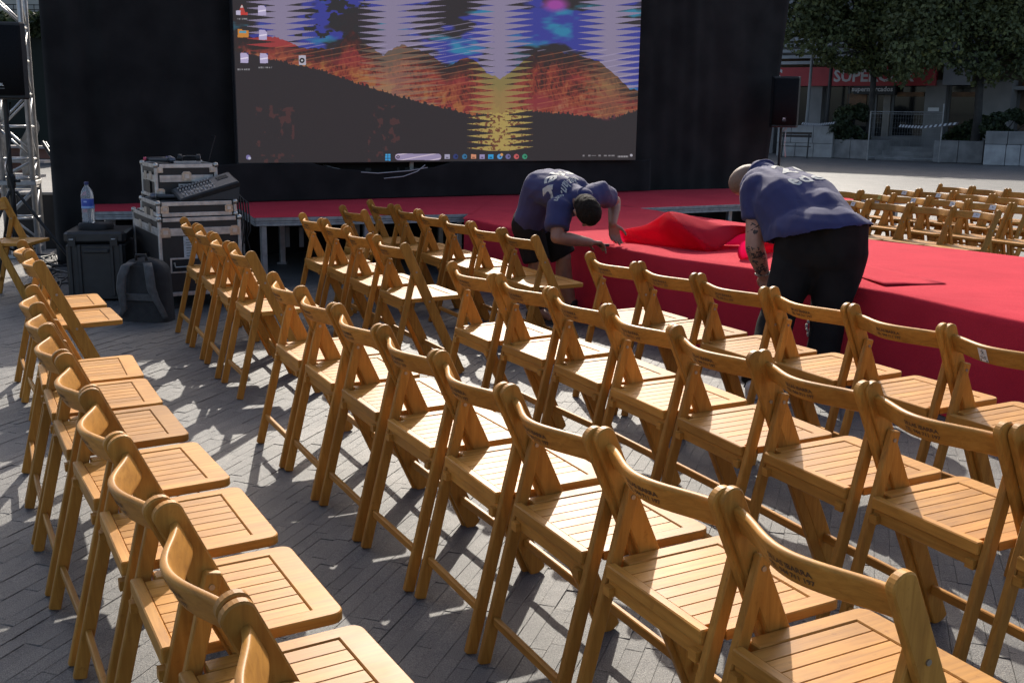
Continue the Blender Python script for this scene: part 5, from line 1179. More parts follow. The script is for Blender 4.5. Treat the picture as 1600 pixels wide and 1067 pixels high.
# things standing far right by the wall
m = MB(); p = at_y(1590, 160, 43.5); kk = thing('kiosk_frame', 'dark metal kiosk frame with a pale roof edge at the far right', 'kiosk', (p.x, p.y, 0))
for x in (-1.0, 1.2):
    m = MB(); m.bar((x, 0, 0), (x, 0, 2.75), 0.09, 0.09, (1, 0, 0), 0.01); m.build('post', M_POLE, kk)
m = MB(); m.box((0.1, 0, 2.8), (2.6, 1.2, 0.14)); m.build('roof', M_RENDER, kk)
m = MB(); m.box((0.1, 0.4, 1.4), (2.1, 0.05, 2.5)); m.build('back_panel', M_CASE, kk)
m = MB(); m.box((0.35, -0.35, 2.92), (0.7, 0.2, 0.18)); m.build('orange_crate', mat('orange_plastic', (0.5, 0.2, 0.05), 0.5), kk)
m = MB(); p = at_y(1576, 200, 44.2); m.tube([(p.x, p.y, 0), (p.x, p.y, 4.2)], 0.16, 12); tag(m.build('downpipe_column', M_UPPER, None, True), 'round grey column beside the kiosk frame', 'column')

# ---------------------------------------------------------------- background left: house front, hedge, brick terrace
lf = thing('house_front', 'pale house front with a lattice balcony behind the left truss tower', 'building', (-26, 41, 0))
m = MB(); m.box((6.5, 3, 5.0), (13.5, 6, 10)); m.build('facade', noisy('cream_render', (0.46, 0.44, 0.38), (0.38, 0.36, 0.31), 0.7, 0.85), lf)
p = at_y(55, 20, 40.8) - V((-26, 41, 0))
m = MB(); m.box((p.x, 0.1, p.z + 1.4), (1.6, 0.1, 1.5)); wdw = m.build('window', M_FRAME, lf)
m = MB(); m.box((p.x, 0.04, p.z + 1.4), (1.4, 0.06, 1.3)); m.build('pane', M_GLASS, wdw)
for k in range(4):
    m = MB(); m.bar((p.x - 1.0, -0.25, p.z - 0.25 + 0.17 * k), (p.x + 1.0, -0.25, p.z - 0.25 + 0.17 * k), 0.03, 0.03, (0, 0, 1), 0.003); m.build('balcony_rail', M_BARK, lf)
for k in range(9):
    m = MB(); m.bar((p.x - 1.0 + 0.25 * k, -0.27, p.z - 0.3), (p.x - 1.0 + 0.25 * k, -0.27, p.z + 0.28), 0.025, 0.02, (1, 0, 0), 0.003); m.build('balcony_baluster', M_BARK, lf)
hd = thing('hedge', 'dark green hedge seen past the left truss tower', 'hedge', (-15.6, 30, 0))
c = cl_px([(x, 40 + 4 * math.sin(x), 0.2 * math.sin(x * 3), 0.45) for x in range(-30, 90, 11)], 30.0); B = V(hd.location)
foliage('leaves', [(q[0] - B.x, q[1] - B.y, q[2], q[3]) for q in c], 5000, 0.15, M_LEAFD, hd, 31)
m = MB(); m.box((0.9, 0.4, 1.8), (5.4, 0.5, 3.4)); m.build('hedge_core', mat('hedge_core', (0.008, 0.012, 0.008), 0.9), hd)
br = thing('brick_terrace', 'low brown brick terrace steps with pale treads behind the truss tower', 'terrace steps', (-9.3, 17.0, 0))
M_BRK = noisy('brown_brick', (0.20, 0.10, 0.075), (0.13, 0.07, 0.055), 6, 0.85, 0, 0.4, 30); M_TREAD = noisy('pale_tread', (0.42, 0.38, 0.34), (0.30, 0.26, 0.24), 3, 0.8)
for k in range(4):
    for i in range(9):
        m = MB(); m.bar((-1.6 + i * 0.34 + 0.17 * (k % 2), 0.35 * k, 0.09 + 0.22 * k), (-1.6 + i * 0.34 + 0.33 + 0.17 * (k % 2), 0.35 * k, 0.09 + 0.22 * k), 0.16, 0.30, (0, 0, 1), 0.006); m.build('brick', M_BRK, br)
    m = MB(); m.box((0, 0.33 * k, 0.195 + 0.22 * k), (3.4, 0.36, 0.04)); m.build('tread', M_TREAD, br)
wl = thing('dark_hoarding', 'dark hoarding panel closing the view behind the truss tower', 'hoarding', (-8.2, 14.6, 0), R(20))
for k in range(4):
    m = MB(); m.box((-1.1 + 0.62 * k, 0, 1.35), (0.61, 0.04, 1.1)); m.build('panel', M_CASE, wl)
    m = MB(); m.bar((-1.1 + 0.62 * k, 0.04, 0), (-1.1 + 0.62 * k, 0.04, 1.9), 0.05, 0.05, (1, 0, 0), 0.004); m.build('post', M_POLE, wl)
# ---------------------------------------------------------------- people
def skin_mat(name, c1, c2):
    m = noisy(name, c1, c2, 14, 0.5, 0, 0.15, 130, 0.002); b = m.node_tree.nodes['Principled BSDF']
    b.inputs['Subsurface Weight'].default_value = 0.12; b.inputs['Subsurface Radius'].default_value = (0.012, 0.005, 0.003); return m
M_SKIN1 = skin_mat('tanned_skin', (0.30, 0.155, 0.10), (0.23, 0.115, 0.075)); M_SKIN2 = skin_mat('fair_skin', (0.42, 0.24, 0.17), (0.33, 0.17, 0.115))
M_NAVY = noisy('navy_cotton', (0.022, 0.024, 0.088), (0.031, 0.033, 0.112), 7, 0.85, 0, 0.35, 500, 0.001); M_NAVY.node_tree.nodes['Principled BSDF'].inputs['Sheen Weight'].default_value = 0.06
M_PANT = noisy('black_trouser_cloth', (0.011, 0.0098, 0.0094), (0.017, 0.0152, 0.0145), 8, 0.95, 0, 0.3, 400, 0.001, spec=0.15)
M_PRINT = noisy('cracked_white_print', (0.50, 0.50, 0.47), (0.40, 0.40, 0.38), 60, 0.75)
M_HAIR = noisy('dark_brown_hair', (0.010, 0.007, 0.005), (0.019, 0.0135, 0.010), 90, 0.8, 0, 0.9, 200, 0.006, spec=0.12)
M_SHOE = mat('black_shoe', (0.012, 0.012, 0.012), 0.55); M_SNEAK = noisy('pale_sneaker', (0.48, 0.48, 0.46), (0.36, 0.36, 0.35), 20, 0.6); M_SOLE = mat('rubber_sole', (0.05, 0.05, 0.05), 0.8)

def cap(m, a, b, ra, rb, flat_b=False, n=14):
    """tapered capsule, flat at b when asked"""
    a, b = V(a), V(b); d = (b - a); ln = max(d.length, 1e-4); d = d / ln if d.length > 1e-5 else V((0, 0, 1))
    s = d.cross(V((0, 0, 1)) if abs(d.z) < 0.9 else V((1, 0, 0))).normalized(); u = d.cross(s); prof = []
    for k in range(5): t = math.pi / 2 * (1 - k / 4); prof.append((-ra * math.sin(t), max(ra * math.cos(t), 0.0004)))
    if flat_b: prof += [(ln, rb), (ln + 0.0005, rb * 0.6), (ln + 0.001, 0.0005)]
    else:
        for k in range(5): t = math.pi / 2 * k / 4; prof.append((ln + rb * math.sin(t), max(rb * math.cos(t), 0.0004)))
    vs = [a + d * h + (s * math.cos(2 * math.pi * k / n) + u * math.sin(2 * math.pi * k / n)) * r for h, r in prof for k in range(n)]
    fs = [(i * n + k, i * n + (k + 1) % n, (i + 1) * n + (k + 1) % n, (i + 1) * n + k) for i in range(len(prof) - 1) for k in range(n)]
    fs += [tuple(range(n - 1, -1, -1)), tuple(range((len(prof) - 1) * n, len(prof) * n))]
    m.add(vs, fs)
def ell(m, c, ax, n=18):
    """ellipsoid with three axis vectors"""
    c = V(c); A = [V(a) for a in ax]; vs, fs = [], []
    for i in range(n // 2 + 1):
        t = math.pi * i / (n // 2); st = max(math.sin(t), 0.01)
        for k in range(n): p = 2 * math.pi * k / n; vs.append(c + A[0] * (st * math.cos(p)) + A[1] * (st * math.sin(p)) + A[2] * math.cos(t))
    fs = [(i * n + k, (i + 1) * n + k, (i + 1) * n + (k + 1) % n, i * n + (k + 1) % n) for i in range(n // 2) for k in range(n)]
    fs += [tuple(range(n)), tuple(range(len(vs) - 1, len(vs) - n - 1, -1))]
    if A[0].cross(A[1]).dot(A[2]) < 0: fs = [tuple(reversed(f)) for f in fs]
    m.add(vs, fs)
def flesh(name, m, mt_, parent, vox, smooth=8, wrinkle=0.0, wscale=7.0, stretch=None, seed=0.0, cut=None):
    me = bpy.data.meshes.new('rough'); me.from_pydata(m.v, [], m.f); me.update(); o = bpy.data.objects.new('rough', me); C.objects.link(o)
    bm = bmesh.new(); bm.from_mesh(me); bmesh.ops.recalc_face_normals(bm, faces=bm.faces); bm.to_mesh(me); bm.free()
    r = o.modifiers.new('r', 'REMESH'); r.mode = 'VOXEL'; r.voxel_size = vox
    if smooth: s = o.modifiers.new('s', 'SMOOTH'); s.factor = 0.5; s.iterations = smooth
    dg = bpy.context.evaluated_depsgraph_get(); out = bpy.data.meshes.new_from_object(o.evaluated_get(dg)); bpy.data.objects.remove(o)
    if cut is not None:
        bm = bmesh.new(); bm.from_mesh(out); bmesh.ops.bisect_plane(bm, geom=bm.verts[:] + bm.edges[:] + bm.faces[:], plane_co=cut[0], plane_no=cut[1], clear_inner=True); bm.to_mesh(out); bm.free()
    if wrinkle:
        for v_ in out.vertices:
            p = v_.co.copy(); nn = v_.normal
            q = p if stretch is None else p + V(stretch) * (-0.75 * p.dot(V(stretch)))
            h = 1 - abs(noise.noise(q * wscale + V((seed, 0, 0)))) * 2.2
            h2 = 1 - abs(noise.noise(q * wscale * 2.3 + V((seed, 5, 0)))) * 2.2
            v_.co = p + nn * wrinkle * (max(-0.8, h) + 0.4 * max(-0.8, h2) - 0.4)
    out.materials.clear(); out.materials.append(mt_); out.polygons.foreach_set('use_smooth', [True] * len(out.polygons))
    out.name = name; return link(name, out, parent)
def hand(m, wrist, d, palm_n, side, curl=0.5, spread=0.1, s=1.0):
    """fingers along d, palm facing palm_n, thumb towards `side` vector"""
    d = V(d).normalized(); pn = V(palm_n); pn = (pn - d * pn.dot(d)).normalized(); t = V(side); t = (t - d * t.dot(d) - pn * t.dot(pn)).normalized(); w = V(wrist)
    for k in range(4):
        off = t * (0.032 - 0.021 * k) * s; base = w + d * (0.085 - 0.006 * abs(k - 1)) * s + off
        cap(m, w + off * 0.6 + d * 0.012, base, 0.014 * s, 0.0115 * s)
        L1, L2, L3 = [(0.042, 0.026, 0.02), (0.047, 0.03, 0.022), (0.043, 0.028, 0.021), (0.034, 0.021, 0.018)][k]; p = base; ang = curl * (0.5 + 0.1 * k); dirv = d + t * spread * (1 - k * 0.66)
        for j, l in enumerate((L1, L2, L3)):
            a = ang * (j + 1) ; dv_ = (dirv.normalized() * math.cos(a) + pn * math.sin(a)); e = p + dv_ * l * s; cap(m, p, e, (0.0098 - 0.001 * j) * s, (0.009 - 0.001 * j) * s, n=10); p = e
    tb_ = w + t * 0.026 * s + d * 0.022 * s; p = tb_
    for j, (l, r_) in enumerate(((0.042, 0.0135), (0.032, 0.0112), (0.024, 0.0098))):
        dv_ = (t * (0.75 - 0.28 * j) + d * (0.65 + 0.25 * j) + pn * (0.25 + 0.3 * j * curl)).normalized(); e = p + dv_ * l * s; cap(m, p, e, r_ * s, (r_ - 0.0015) * s, n=10); p = e
def on_cloth(txt, size, org, right, up, surf, mt_, parent, name, bold=0.0, sp=1.0, off=0.003):
    me = text_mesh(txt, size, sp, bold); bm = bmesh.new(); bm.from_mesh(me)
    bmesh.ops.triangulate(bm, faces=bm.faces)
    for _ in range(3):
        ed = [e for e in bm.edges if e.calc_length() > 0.012]
        if ed: bmesh.ops.subdivide_edges(bm, edges=ed, cuts=1); bmesh.ops.triangulate(bm, faces=bm.faces)
    dg = bpy.context.evaluated_depsgraph_get(); tree_ = BVHTree.FromPolygons([v_.co for v_ in surf.data.vertices], [p.vertices for p in surf.data.polygons])
    right, up = V(right).normalized(), V(up); up = (up - right * up.dot(right)).normalized(); nn = right.cross(up)
    kill = []
    for v_ in bm.verts:
        p = V(org) + right * v_.co.x + up * v_.co.y + nn * 0.5; h = tree_.ray_cast(p, -nn, 1.0)
        if h[0] is None: kill.append(v_)
        else: v_.co = h[0] + nn * off
    if kill: bmesh.ops.delete(bm, geom=kill, context='VERTS')
    bm.to_mesh(me); bm.free(); me.materials.clear(); me.materials.append(mt_); return link(name, me, parent)
def shoe(name, ank, az, mt_, parent, ln=0.28):
    f = V((math.sin(R(az)), math.cos(R(az)), 0)); s = V((f.y, -f.x, 0)); a = V((ank[0], ank[1], 0)); m = MB()
    cap(m, a - f * 0.05 + V((0, 0, 0.05)), a + f * (ln - 0.13) + V((0, 0, 0.036)), 0.043, 0.034); cap(m, a + V((0, 0, 0.05)), a + V((0, 0, 0.11)), 0.048, 0.047, True)
    ell(m, a + f * 0.10 + V((0, 0, 0.035)), (f * 0.12, s * 0.05, V((0, 0, 0.034))))
    o = flesh(name, m, mt_, parent, 0.008, 5); k = MB()
    out = [a + f * (0.045 + (ln / 2) * math.cos(t)) + s * 0.05 * math.sin(t) for t in [2 * math.pi * i / 20 for i in range(20)]]
    k.add([p + V((0, 0, 0.002)) for p in out] + [p + V((0, 0, 0.024)) for p in out], [tuple(range(19, -1, -1)), tuple(range(20, 40))] + [(i, (i + 1) % 20, 20 + (i + 1) % 20, 20 + i) for i in range(20)])
    k.build('sole', M_SOLE if mt_ is M_SHOE else M_SNEAK, o); return o

# ---- man in shorts, bent over at the left end of the fold
def man_a():
    P = thing('person', 'dark haired man in navy shirt and black shorts bending over the carpet edge', 'person', (0.30, 7.72, 0)); O = V((0.30, 7.72, 0))
    W = lambda *p: V(p) - O
    rr = V((-0.643, -0.766, 0)); f = V((0.766, -0.643, 0))
    pel = at_y(838, 345, 7.76) - O; neck = at_y(908, 311, 7.24) - O; mid = at_y(857, 292, 7.60) - O; chest = at_y(886, 300, 7.40) - O
    head = at_y(917, 330, 7.10) - O
    sh_l = at_y(938, 302, 7.48) - O; el_l = at_y(961, 315, 7.84) - O; wr_l = at_y(957, 350, 7.66) - O
    sh_r = at_y(874, 327, 7.20) - O; el_r = at_y(870, 371, 7.10) - O; wr_r = at_y(922, 379, 7.34) - O
    hip_r, hip_l = pel + rr * 0.09 - V((0, 0, 0.03)), pel - rr * 0.09 - V((0, 0, 0.03))
    kn_r = at_y(838, 408, 7.66) - O; kn_l = at_y(880, 402, 7.80) - O
    an_r = at_y(840, 490, 7.72) - O; an_l = at_y(893, 488, 7.86) - O; an_r.z = an_l.z = 0.085
    sp = (neck - pel).normalized(); sq = (neck - mid).normalized(); lat = rr; back = lat.cross(sp); back = back if back.z > 0 else -back
    hx = (V((0.34, -0.80, -0.42))).normalized()                       # crown direction hangs towards the viewer
    hf = V((0.28, -0.15, -0.95)); hf = (hf - hx * hf.dot(hx)).normalized(); hs = hx.cross(hf)
    m = MB()
    cap(m, pel, mid, 0.085, 0.085); cap(m, mid, chest, 0.085, 0.08); cap(m, chest, sh_l, 0.06, 0.05); cap(m, chest, sh_r, 0.06, 0.05); cap(m, chest + sp * 0.03, head - hx * 0.03, 0.055, 0.055)
    ell(m, head + hx * 0.015 - hf * 0.008, (hx * 0.118, hs * 0.077, hf * 0.095)); ell(m, head - hx * 0.055 + hf * 0.045, (hx * 0.07, hs * 0.056, hf * 0.055))
    cap(m, head + hf * 0.10 - hx * 0.01, head + hf * 0.118 - hx * 0.035, 0.011, 0.015)                               # nose
    cap(m, head + hf * 0.088 + hs * 0.035 + hx * 0.022, head + hf * 0.088 - hs * 0.035 + hx * 0.022, 0.011, 0.011)        # brow
    for e in (-1, 1):
        ell(m, head + hs * e * 0.079 - hx * 0.012 - hf * 0.005, (hx * 0.031, hs * 0.009, hf * 0.019))                     # ears
    cap(m, head + hf * 0.097 - hx * 0.06 + hs * 0.02, head + hf * 0.097 - hx * 0.06 - hs * 0.02, 0.006, 0.006)            # lips
    for a, b, c_, r_ in ((sh_l, el_l, wr_l, 0), (sh_r, el_r, wr_r, 1)):
        cap(m, a, b, 0.056, 0.043); cap(m, b, b.lerp(c_, 0.35), 0.043, 0.046); cap(m, b.lerp(c_, 0.35), c_, 0.046, 0.030)
    for a, b, c_ in ((hip_r, kn_r, an_r), (hip_l, kn_l, an_l)):
        cap(m, a, b, 0.09, 0.06); ca = b.lerp(c_, 0.32) - f * 0.02; cap(m, b, ca, 0.055, 0.062); cap(m, ca, c_, 0.062, 0.038); cap(m, c_, c_ + f * 0.12 - V((0, 0, 0.04)), 0.035, 0.028)
    # hands: the left pinches the lifted carpet, the right holds a knife
    hand(m, wr_l, V((0.22, 0.05, -1)), V((0.2, -0.9, -0.2)), V((0.9, 0.2, 0.1)), 0.75, 0.04, 1.0)
    hand(m, wr_r, V((0.75, 0.55, -0.12)), V((0.1, -0.2, -1)), V((-0.5, 0.8, 0.2)), 0.7, 0.03, 1.0)
    flesh('body', m, M_SKIN1, P, 0.0062, 3)
    # hair: a shell over the back and top of the skull
    m = MB(); ell(m, head + hx * 0.026 - hf * 0.020, (hx * 0.118, hs * 0.083, hf * 0.094)); ell(m, head - hx * 0.02 - hf * 0.045, (hx * 0.09, hs * 0.076, hf * 0.055))
    flesh('hair', m, M_HAIR, P, 0.009, 3, 0.003, 30)
    # shirt
    m = MB(); 
    for s in (-1, 1):
        cap(m, pel + lat * s * 0.085 + sp * 0.02, mid + lat * s * 0.09, 0.115, 0.12); cap(m, mid + lat * s * 0.09, chest + lat * s * 0.08, 0.12, 0.105)
    cap(m, sh_l, sh_r, 0.078, 0.078); cap(m, chest, neck + sp * 0.02, 0.085, 0.068)
    ell(m, mid - back * 0.05 + sp * 0.02, (lat * 0.17, sp * 0.2, back * 0.13)); cap(m, pel + sp * 0.02, mid, 0.118, 0.122); cap(m, mid, chest, 0.122, 0.108)
    tl, tr = sh_l.lerp(el_l, 0.52), sh_r.lerp(el_r, 0.72)
    cap(m, sh_l, tl, 0.080, 0.075, True); cap(m, sh_r, tr, 0.086, 0.084, True)
    sh = flesh('shirt', m, M_NAVY, P, 0.010, 3, 0.012, 5.5, sp, 1.0)
    m = MB(); m.tube([neck + sp * 0.045 + (lat * math.cos(a) + back * math.sin(a)) * 0.066 for a in [2 * math.pi * k / 20 for k in range(21)]], 0.009, 8); m.build('collar_band', M_NAVY, sh, True)
    rt = -lat * 1.0                                                                 # reading direction: seen upside down from here
    rt = lat * math.cos(R(28)) - back * math.sin(R(28))
    on_cloth('eder-lan.com', 0.060, neck - sq * 0.10 + rt * 0.05, rt, sq, sh, M_PRINT, sh, 'shirt_lettering', 0.001, 1.05)
    on_cloth('eder', 0.19, neck - sq * 0.22 + rt * 0.02, rt, sq, sh, M_PRINT, sh, 'shirt_lettering', 0.004, 1.1)
    on_cloth('2 0 2 0', 0.05, pel + sp * 0.13 - lat * 0.0, rt, sp, sh, M_PRINT, sh, 'shirt_lettering', 0.001) if False else None
    # shorts
    m = MB(); cap(m, hip_r + lat * 0.01, hip_r.lerp(kn_r, 1.0), 0.115, 0.098, True); cap(m, hip_l - lat * 0.01, hip_l.lerp(kn_l, 0.98), 0.115, 0.098, True)
    cap(m, pel + lat * 0.06 - sp * 0.02, pel - lat * 0.06 - sp * 0.02, 0.125, 0.125); cap(m, pel + lat * 0.05, pel + sp * 0.06 + lat * 0.05, 0.118, 0.115, True); cap(m, pel - lat * 0.05, pel + sp * 0.06 - lat * 0.05, 0.118, 0.115, True)
    st = flesh('shorts', m, M_PANT, P, 0.011, 3, 0.007, 6, V((0, 0, 1)), 3.0)
    q = at_y(816, 340, 7.74) - O; m = MB(); m.tube([q, q + V((0.012, 0, -0.05)), q + V((0.03, 0, -0.11))], [0.012, 0.014, 0.01], 8); m.build('yellow_tape_measure', mat('hi_vis_yellow', (0.5, 0.5, 0.05), 0.5), st, True)
    for a, b in ((kn_r, an_r),):
        c = a.lerp(b, 0.06); 
    shoe('shoe', an_r, 110, M_SHOE, P); shoe('shoe', an_l, 100, M_SHOE, P)
    for a in (an_r, an_l): m = MB(); cap(m, a + V((0, 0, -0.02)), a + V((0, 0, 0.06)), 0.047, 0.047, True); flesh('sock', m, M_SHOE, P, 0.012, 2)
    # knife
    d = V((0.75, 0.55, -0.05)).normalized(); k = thing('utility_knife', 'small knife with a bright blade in the hand of the man in shorts', 'knife', tuple(wr_r + O + d * 0.085 + V((0, 0, -0.02))))
    m = MB(); m.bar((0, 0, 0), d * 0.09, 0.02, 0.012, (0, 0, 1), 0.003); m.build('knife_handle', M_SHOE, k); m = MB(); m.bar(d * 0.09, d * 0.14, 0.014, 0.0012, (0, 0, 1), 0.0003); m.build('blade', mat('bright_steel', (0.7, 0.7, 0.7), 0.25, 1.0), k)
man_a()

# ---- big man with a shaved head, bent over beside the runway
def man_b():
    O = V((1.50, 5.85, 0)); P = thing('person', 'heavy man with shaved head, navy shirt, black trousers and tattooed arm bending down', 'person', tuple(O))
    pel = at_y(1282, 392, 5.92) - O; waist = at_y(1266, 352, 6.02) - O; mid = at_y(1243, 318, 6.18) - O; chest = at_y(1212, 294, 6.38) - O; neck = at_y(1191, 272, 6.50) - O; head = at_y(1172, 283, 6.60) - O
    sh_l = at_y(1184, 300, 6.26) - O; el_l = at_y(1179, 386, 6.18) - O; wr_l = at_y(1193, 430, 6.32) - O
    sp = (chest - pel).normalized(); fh = V((sp.x, sp.y, 0)).normalized(); lat = V((fh.y, -fh.x, 0)); back = lat.cross(sp); back = back if back.z > 0 else -back
    lat_p = V((0.90, -0.43, 0))                                                      # across the pelvis
    sh_r = chest + lat * 0.19 - back * 0.03; el_r = sh_r + V((-0.02, 0.10, -0.27)); wr_r = el_r + V((-0.03, 0.04, -0.22))
    hip_l, hip_r = pel - lat_p * 0.115 - V((0, 0, 0.02)), pel + lat_p * 0.115 - V((0, 0, 0.02))
    an_l = at_z(1178, 618, 0) - O; an_r = at_z(1277, 617, 0) - O; an_l.z = an_r.z = 0.09
    kn_l = at_y(1232, 506, 5.98) - O; kn_r = at_y(1288, 512, 5.84) - O
    kn_l = hip_l.lerp(an_l, 0.50) + V((0.02, 0.05, 0)); kn_r = hip_r.lerp(an_r, 0.50) + V((0.0, 0.05, 0))
    hx = (V((-0.62, 0.30, -0.42))).normalized()                                      # crown: forward and down
    hf = V((-0.15, 0.35, -0.9)); hf = (hf - hx * hf.dot(hx)).normalized(); hs = hx.cross(hf)
    m = MB()
    cap(m, pel, waist, 0.11, 0.11); cap(m, waist, mid, 0.11, 0.10); cap(m, mid, chest, 0.10, 0.085); cap(m, chest, sh_l, 0.07, 0.06); cap(m, chest, sh_r, 0.07, 0.06); cap(m, chest, head - hx * 0.03, 0.07, 0.070)
    ell(m, head + hx * 0.012 - hf * 0.01, (hx * 0.115, hs * 0.080, hf * 0.095)); ell(m, head - hx * 0.06 + hf * 0.035, (hx * 0.07, hs * 0.062, hf * 0.058))
    cap(m, head + hf * 0.10 - hx * 0.01, head + hf * 0.115 - hx * 0.035, 0.012, 0.016); cap(m, head + hf * 0.085 + hs * 0.035 + hx * 0.02, head + hf * 0.085 - hs * 0.035 + hx * 0.02, 0.012, 0.012)
    cap(m, head + hf * 0.095 - hx * 0.06 + hs * 0.02, head + hf * 0.095 - hx * 0.06 - hs * 0.02, 0.006, 0.006)
    for e in (-1, 1): ell(m, head + hs * e * 0.082 - hx * 0.015 - hf * 0.004, (hx * 0.032, hs * 0.010, hf * 0.02))
    for a, b, c_ in ((sh_l, el_l, wr_l), (sh_r, el_r, wr_r)):
        cap(m, a, b, 0.066, 0.054); cap(m, b, b.lerp(c_, 0.35), 0.054, 0.054); cap(m, b.lerp(c_, 0.35), c_, 0.054, 0.036)
    for a, b, c_ in ((hip_l, kn_l, an_l), (hip_r, kn_r, an_r)):
        cap(m, a, b, 0.11, 0.075); cap(m, b, b.lerp(c_, 0.35), 0.07, 0.07); cap(m, b.lerp(c_, 0.35), c_, 0.07, 0.045)
    hand(m, wr_l, V((0.25, 0.20, -0.85)), V((0.7, 0.5, 0.1)), V((-0.5, 0.85, 0)), 0.6, 0.05, 1.08); hand(m, wr_r, V((-0.05, 0.25, -0.9)), V((-0.7, 0.3, 0)), V((-0.3, 0.8, 0)), 0.6, 0.05, 1.08)
    bd = flesh('body', m, M_SKIN2, P, 0.0068, 3)
    # very short hair on the crown
    m = MB(); ell(m, head + hx * 0.016 - hf * 0.018, (hx * 0.1155, hs * 0.0815, hf * 0.0905)); flesh('cropped_hair', m, noisy('cropped_hair', (0.24, 0.145, 0.095), (0.17, 0.105, 0.07), 160, 0.6, 0, 0.4, 400), P, 0.009, 3)
    # shirt
    m = MB()
    for s in (-1, 1):
        cap(m, waist + lat_p * s * 0.085 - sp * 0.05, mid + lat * s * 0.10, 0.165, 0.155); cap(m, mid + lat * s * 0.10, chest + lat * s * 0.09, 0.155, 0.125)
    cap(m, waist + lat_p * 0.085 + sp * 0.06, pel + lat_p * 0.095 + V((0, 0, 0.0)), 0.168, 0.187, True); cap(m, waist - lat_p * 0.085 + sp * 0.06, pel - lat_p * 0.095 + V((0, 0, -0.02)), 0.168, 0.187, True); cap(m, waist + sp * 0.06, pel, 0.17, 0.19, True); ell(m, pel + V((0, 0, 0.10)), (lat_p * 0.298, V((0.43, 0.90, 0)) * 0.215, V((0, 0, 0.15))))
    ell(m, mid - back * 0.10 - sp * 0.02, (lat * 0.19, sp * 0.24, back * 0.16)); cap(m, waist - sp * 0.05, mid, 0.168, 0.158); cap(m, mid, chest, 0.158, 0.128)
    cap(m, sh_l, sh_r, 0.096, 0.096); cap(m, chest, neck, 0.11, 0.082)
    cap(m, sh_l + V((0, 0, 0.01)), sh_l.lerp(el_l, 0.50), 0.098, 0.082, True); cap(m, sh_r, sh_r.lerp(el_r, 0.5), 0.098, 0.085, True)
    av = lat_p * 0.5 + V((0, 0, 0.11)); bv = V((0.43, 0.90, 0)) * 0.3 - V((0, 0, 0.04)); cn_ = av.cross(bv).normalized(); cn_ = cn_ if cn_.z > 0 else -cn_
    sh = flesh('shirt', m, M_NAVY, P, 0.010, 3, 0.014, 5.0, sp, 7.0, (pel + V((0, 0, 0.105)), cn_))
    m = MB(); m.tube([neck + sp * 0.02 + (lat * math.cos(a) + back * math.sin(a)) * 0.083 for a in [2 * math.pi * k / 20 for k in range(21)]], 0.009, 8); m.build('collar_band', M_NAVY, sh, True)
    c = at_y(1293, 272, 6.3) - O; cc = mid.lerp(chest, 0.62)
    rt_ = lat * math.cos(R(38)) + back * math.sin(R(38))
    r2_ = (rt_ + sp * 0.28).normalized()
    on_cloth('eder lan', 0.135, cc + rt_ * 0.25 - sp * 0.07, r2_, sp, sh, M_PRINT, sh, 'shirt_lettering', 0.003, 1.05)
    on_cloth('20', 0.19, chest + rt_ * 0.14 + sp * 0.01, r2_, sp, sh, M_PRINT, sh, 'shirt_lettering', 0.006, 1.2)
    on_cloth('.com', 0.05, cc + rt_ * 0.33 - sp * 0.13, r2_, sp, sh, M_PRINT, sh, 'shirt_lettering', 0.001, 1.05)
    # trousers
    m = MB(); cap(m, hip_l, kn_l, 0.140, 0.098); cap(m, kn_l, an_l + V((0, 0, -0.03)), 0.098, 0.078, True); cap(m, hip_r, kn_r, 0.140, 0.098); cap(m, kn_r, an_r + V((0, 0, -0.03)), 0.098, 0.078, True)
    cap(m, pel + lat_p * 0.095, pel - lat_p * 0.095, 0.162, 0.162); cap(m, pel + lat_p * 0.085, pel + lat_p * 0.085 + V((0, 0, 0.17)), 0.172, 0.158, True); cap(m, pel - lat_p * 0.085, pel - lat_p * 0.085 + V((0, 0, 0.14)), 0.172, 0.158, True)
    tr_ = flesh('trousers', m, M_PANT, P, 0.012, 4, 0.009, 5, V((0, 0, 1)), 11.0, (pel + V((0, 0, 0.118)), -cn_))
    m = MB(); e = at_y(1262, 500, 5.78) - O
    for i in range(7): m.tube([at_y(1263 + 3 * math.sin(i), 478 + i * 7, 5.84 - 0.0 * i) - O, at_y(1262 - 2 * math.sin(i * 2), 484 + i * 7, 5.84) - O], 0.007, 6)
    tag(m.build('pale_side_stripe', M_PRINT, tr_, True), kind='stuff')
    shoe('shoe', an_l, 25, M_SNEAK, P, 0.30); shoe('shoe', an_r, 50, M_SHOE, P, 0.30)
    # black laces drawn over the pale shoe
    f = V((math.sin(R(25)), math.cos(R(25)), 0)); s = V((f.y, -f.x, 0)); m = MB(); a = V((an_l.x, an_l.y, 0))
    for i in range(3): m.tube([a + f * (0.0 + 0.05 * i) - s * 0.055 + V((0, 0, 0.04)), a + f * (0.03 + 0.045 * i) - s * 0.035 + V((0, 0, 0.085 - 0.01 * i)), a + f * (0.05 + 0.05 * i) + s * 0.03 + V((0, 0, 0.088 - 0.01 * i))], 0.008, 6)
    tag(m.build('shoe_laces', M_SHOE, P, True), kind='stuff')
    # tattoo ink: flat shapes following the left arm
    dg = bpy.context.evaluated_depsgraph_get(); tree_ = BVHTree.FromPolygons([v_.co for v_ in bd.data.vertices], [p.vertices for p in bd.data.polygons])
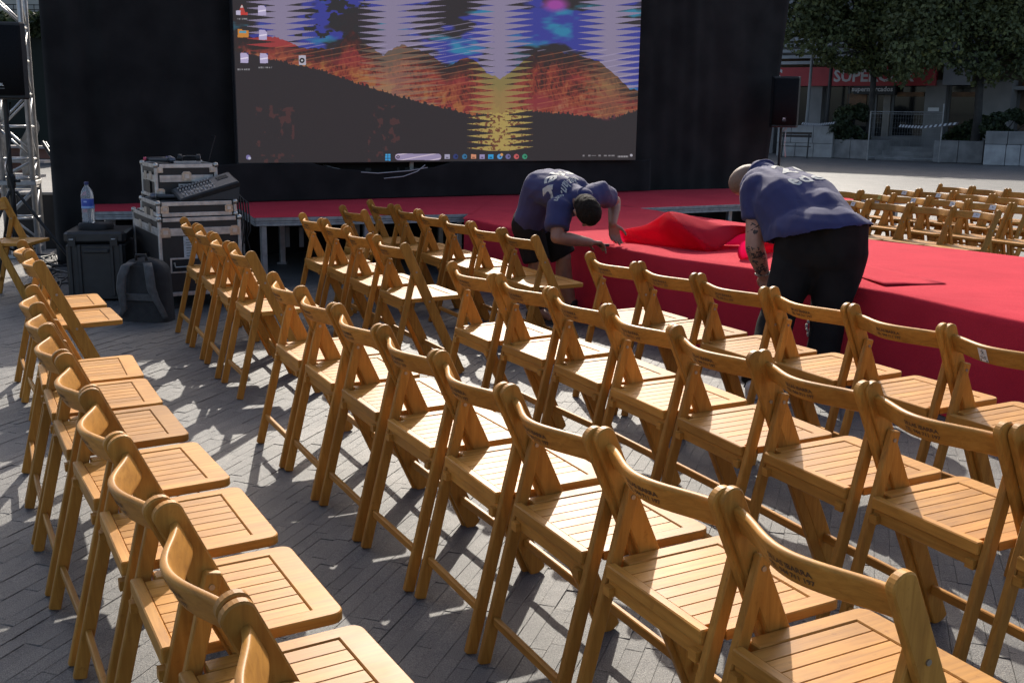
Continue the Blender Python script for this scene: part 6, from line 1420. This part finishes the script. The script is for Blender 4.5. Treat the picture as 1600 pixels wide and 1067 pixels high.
    k = MB(); view = (V((0, 0, CAM_H)) - (sh_l + O)).normalized(); dn = (wr_l - sh_l).normalized(); sd_ = dn.cross(view).normalized()
    def ink(pts, wd):
        pr = None
        P3 = []
        for (u, x) in pts:
            c0 = sh_l.lerp(el_l, u) if u <= 1 else el_l.lerp(wr_l, u - 1)
            h = tree_.ray_cast(c0 + sd_ * x + view * 0.3, -view, 0.6)
            P3.append(None if h[0] is None else h[0] + view * 0.0016)
        for a, b in zip(P3, P3[1:]):
            if a is None or b is None: continue
            d = (b - a).normalized(); n_ = d.cross(view).normalized() * wd; k.add([a - n_, b - n_, b + n_, a + n_], [(0, 1, 2, 3)])
    r_ = random.Random(4)
    ink([(0.56, -0.035), (0.62, -0.01), (0.68, 0.02), (0.72, 0.045)], 0.004); ink([(0.66, -0.02), (0.58, 0.01), (0.55, 0.025)], 0.003); ink([(0.60, 0.0), (0.57, 0.02), (0.60, 0.03)], 0.003); ink([(0.70, -0.012), (0.75, 0.0), (0.72, 0.012), (0.69, 0.0)], 0.006)
    for i in range(46):
        u = 1.0 + 0.95 * r_.random(); x = r_.uniform(-0.038, 0.042); pts = [(u, x)]
        for j in range(4): u += r_.uniform(-0.05, 0.07); x += r_.uniform(-0.016, 0.016); pts.append((min(1.97, u), x))
        ink(pts, r_.uniform(0.0018, 0.0045))
    for i in range(6): ink([(0.98 + 0.055 * i, 0.028), (1.0 + 0.055 * i, 0.044)], 0.0035)
    ink([(0.95, 0.032), (1.3, 0.040)], 0.003)
    tag(k.build('tattoo', mat('tattoo_ink', (0.045, 0.035, 0.035), 0.6), P), kind='stuff')
    m = MB(); c = el_l.lerp(wr_l, 0.93); a1, a2 = sd_, dn.cross(sd_)
    for i in range(16): t = 2 * math.pi * i / 16; cap(m, c + (a1 * math.cos(t) + a2 * math.sin(t)) * 0.043, c + (a1 * math.cos(t + .05) + a2 * math.sin(t + .05)) * 0.043, 0.007, 0.007, n=8)
    tag(m.build('bead_bracelet', noisy('pale_beads', (0.45, 0.4, 0.34), (0.25, 0.2, 0.16), 40, 0.5), P, True), kind='stuff')
man_b()
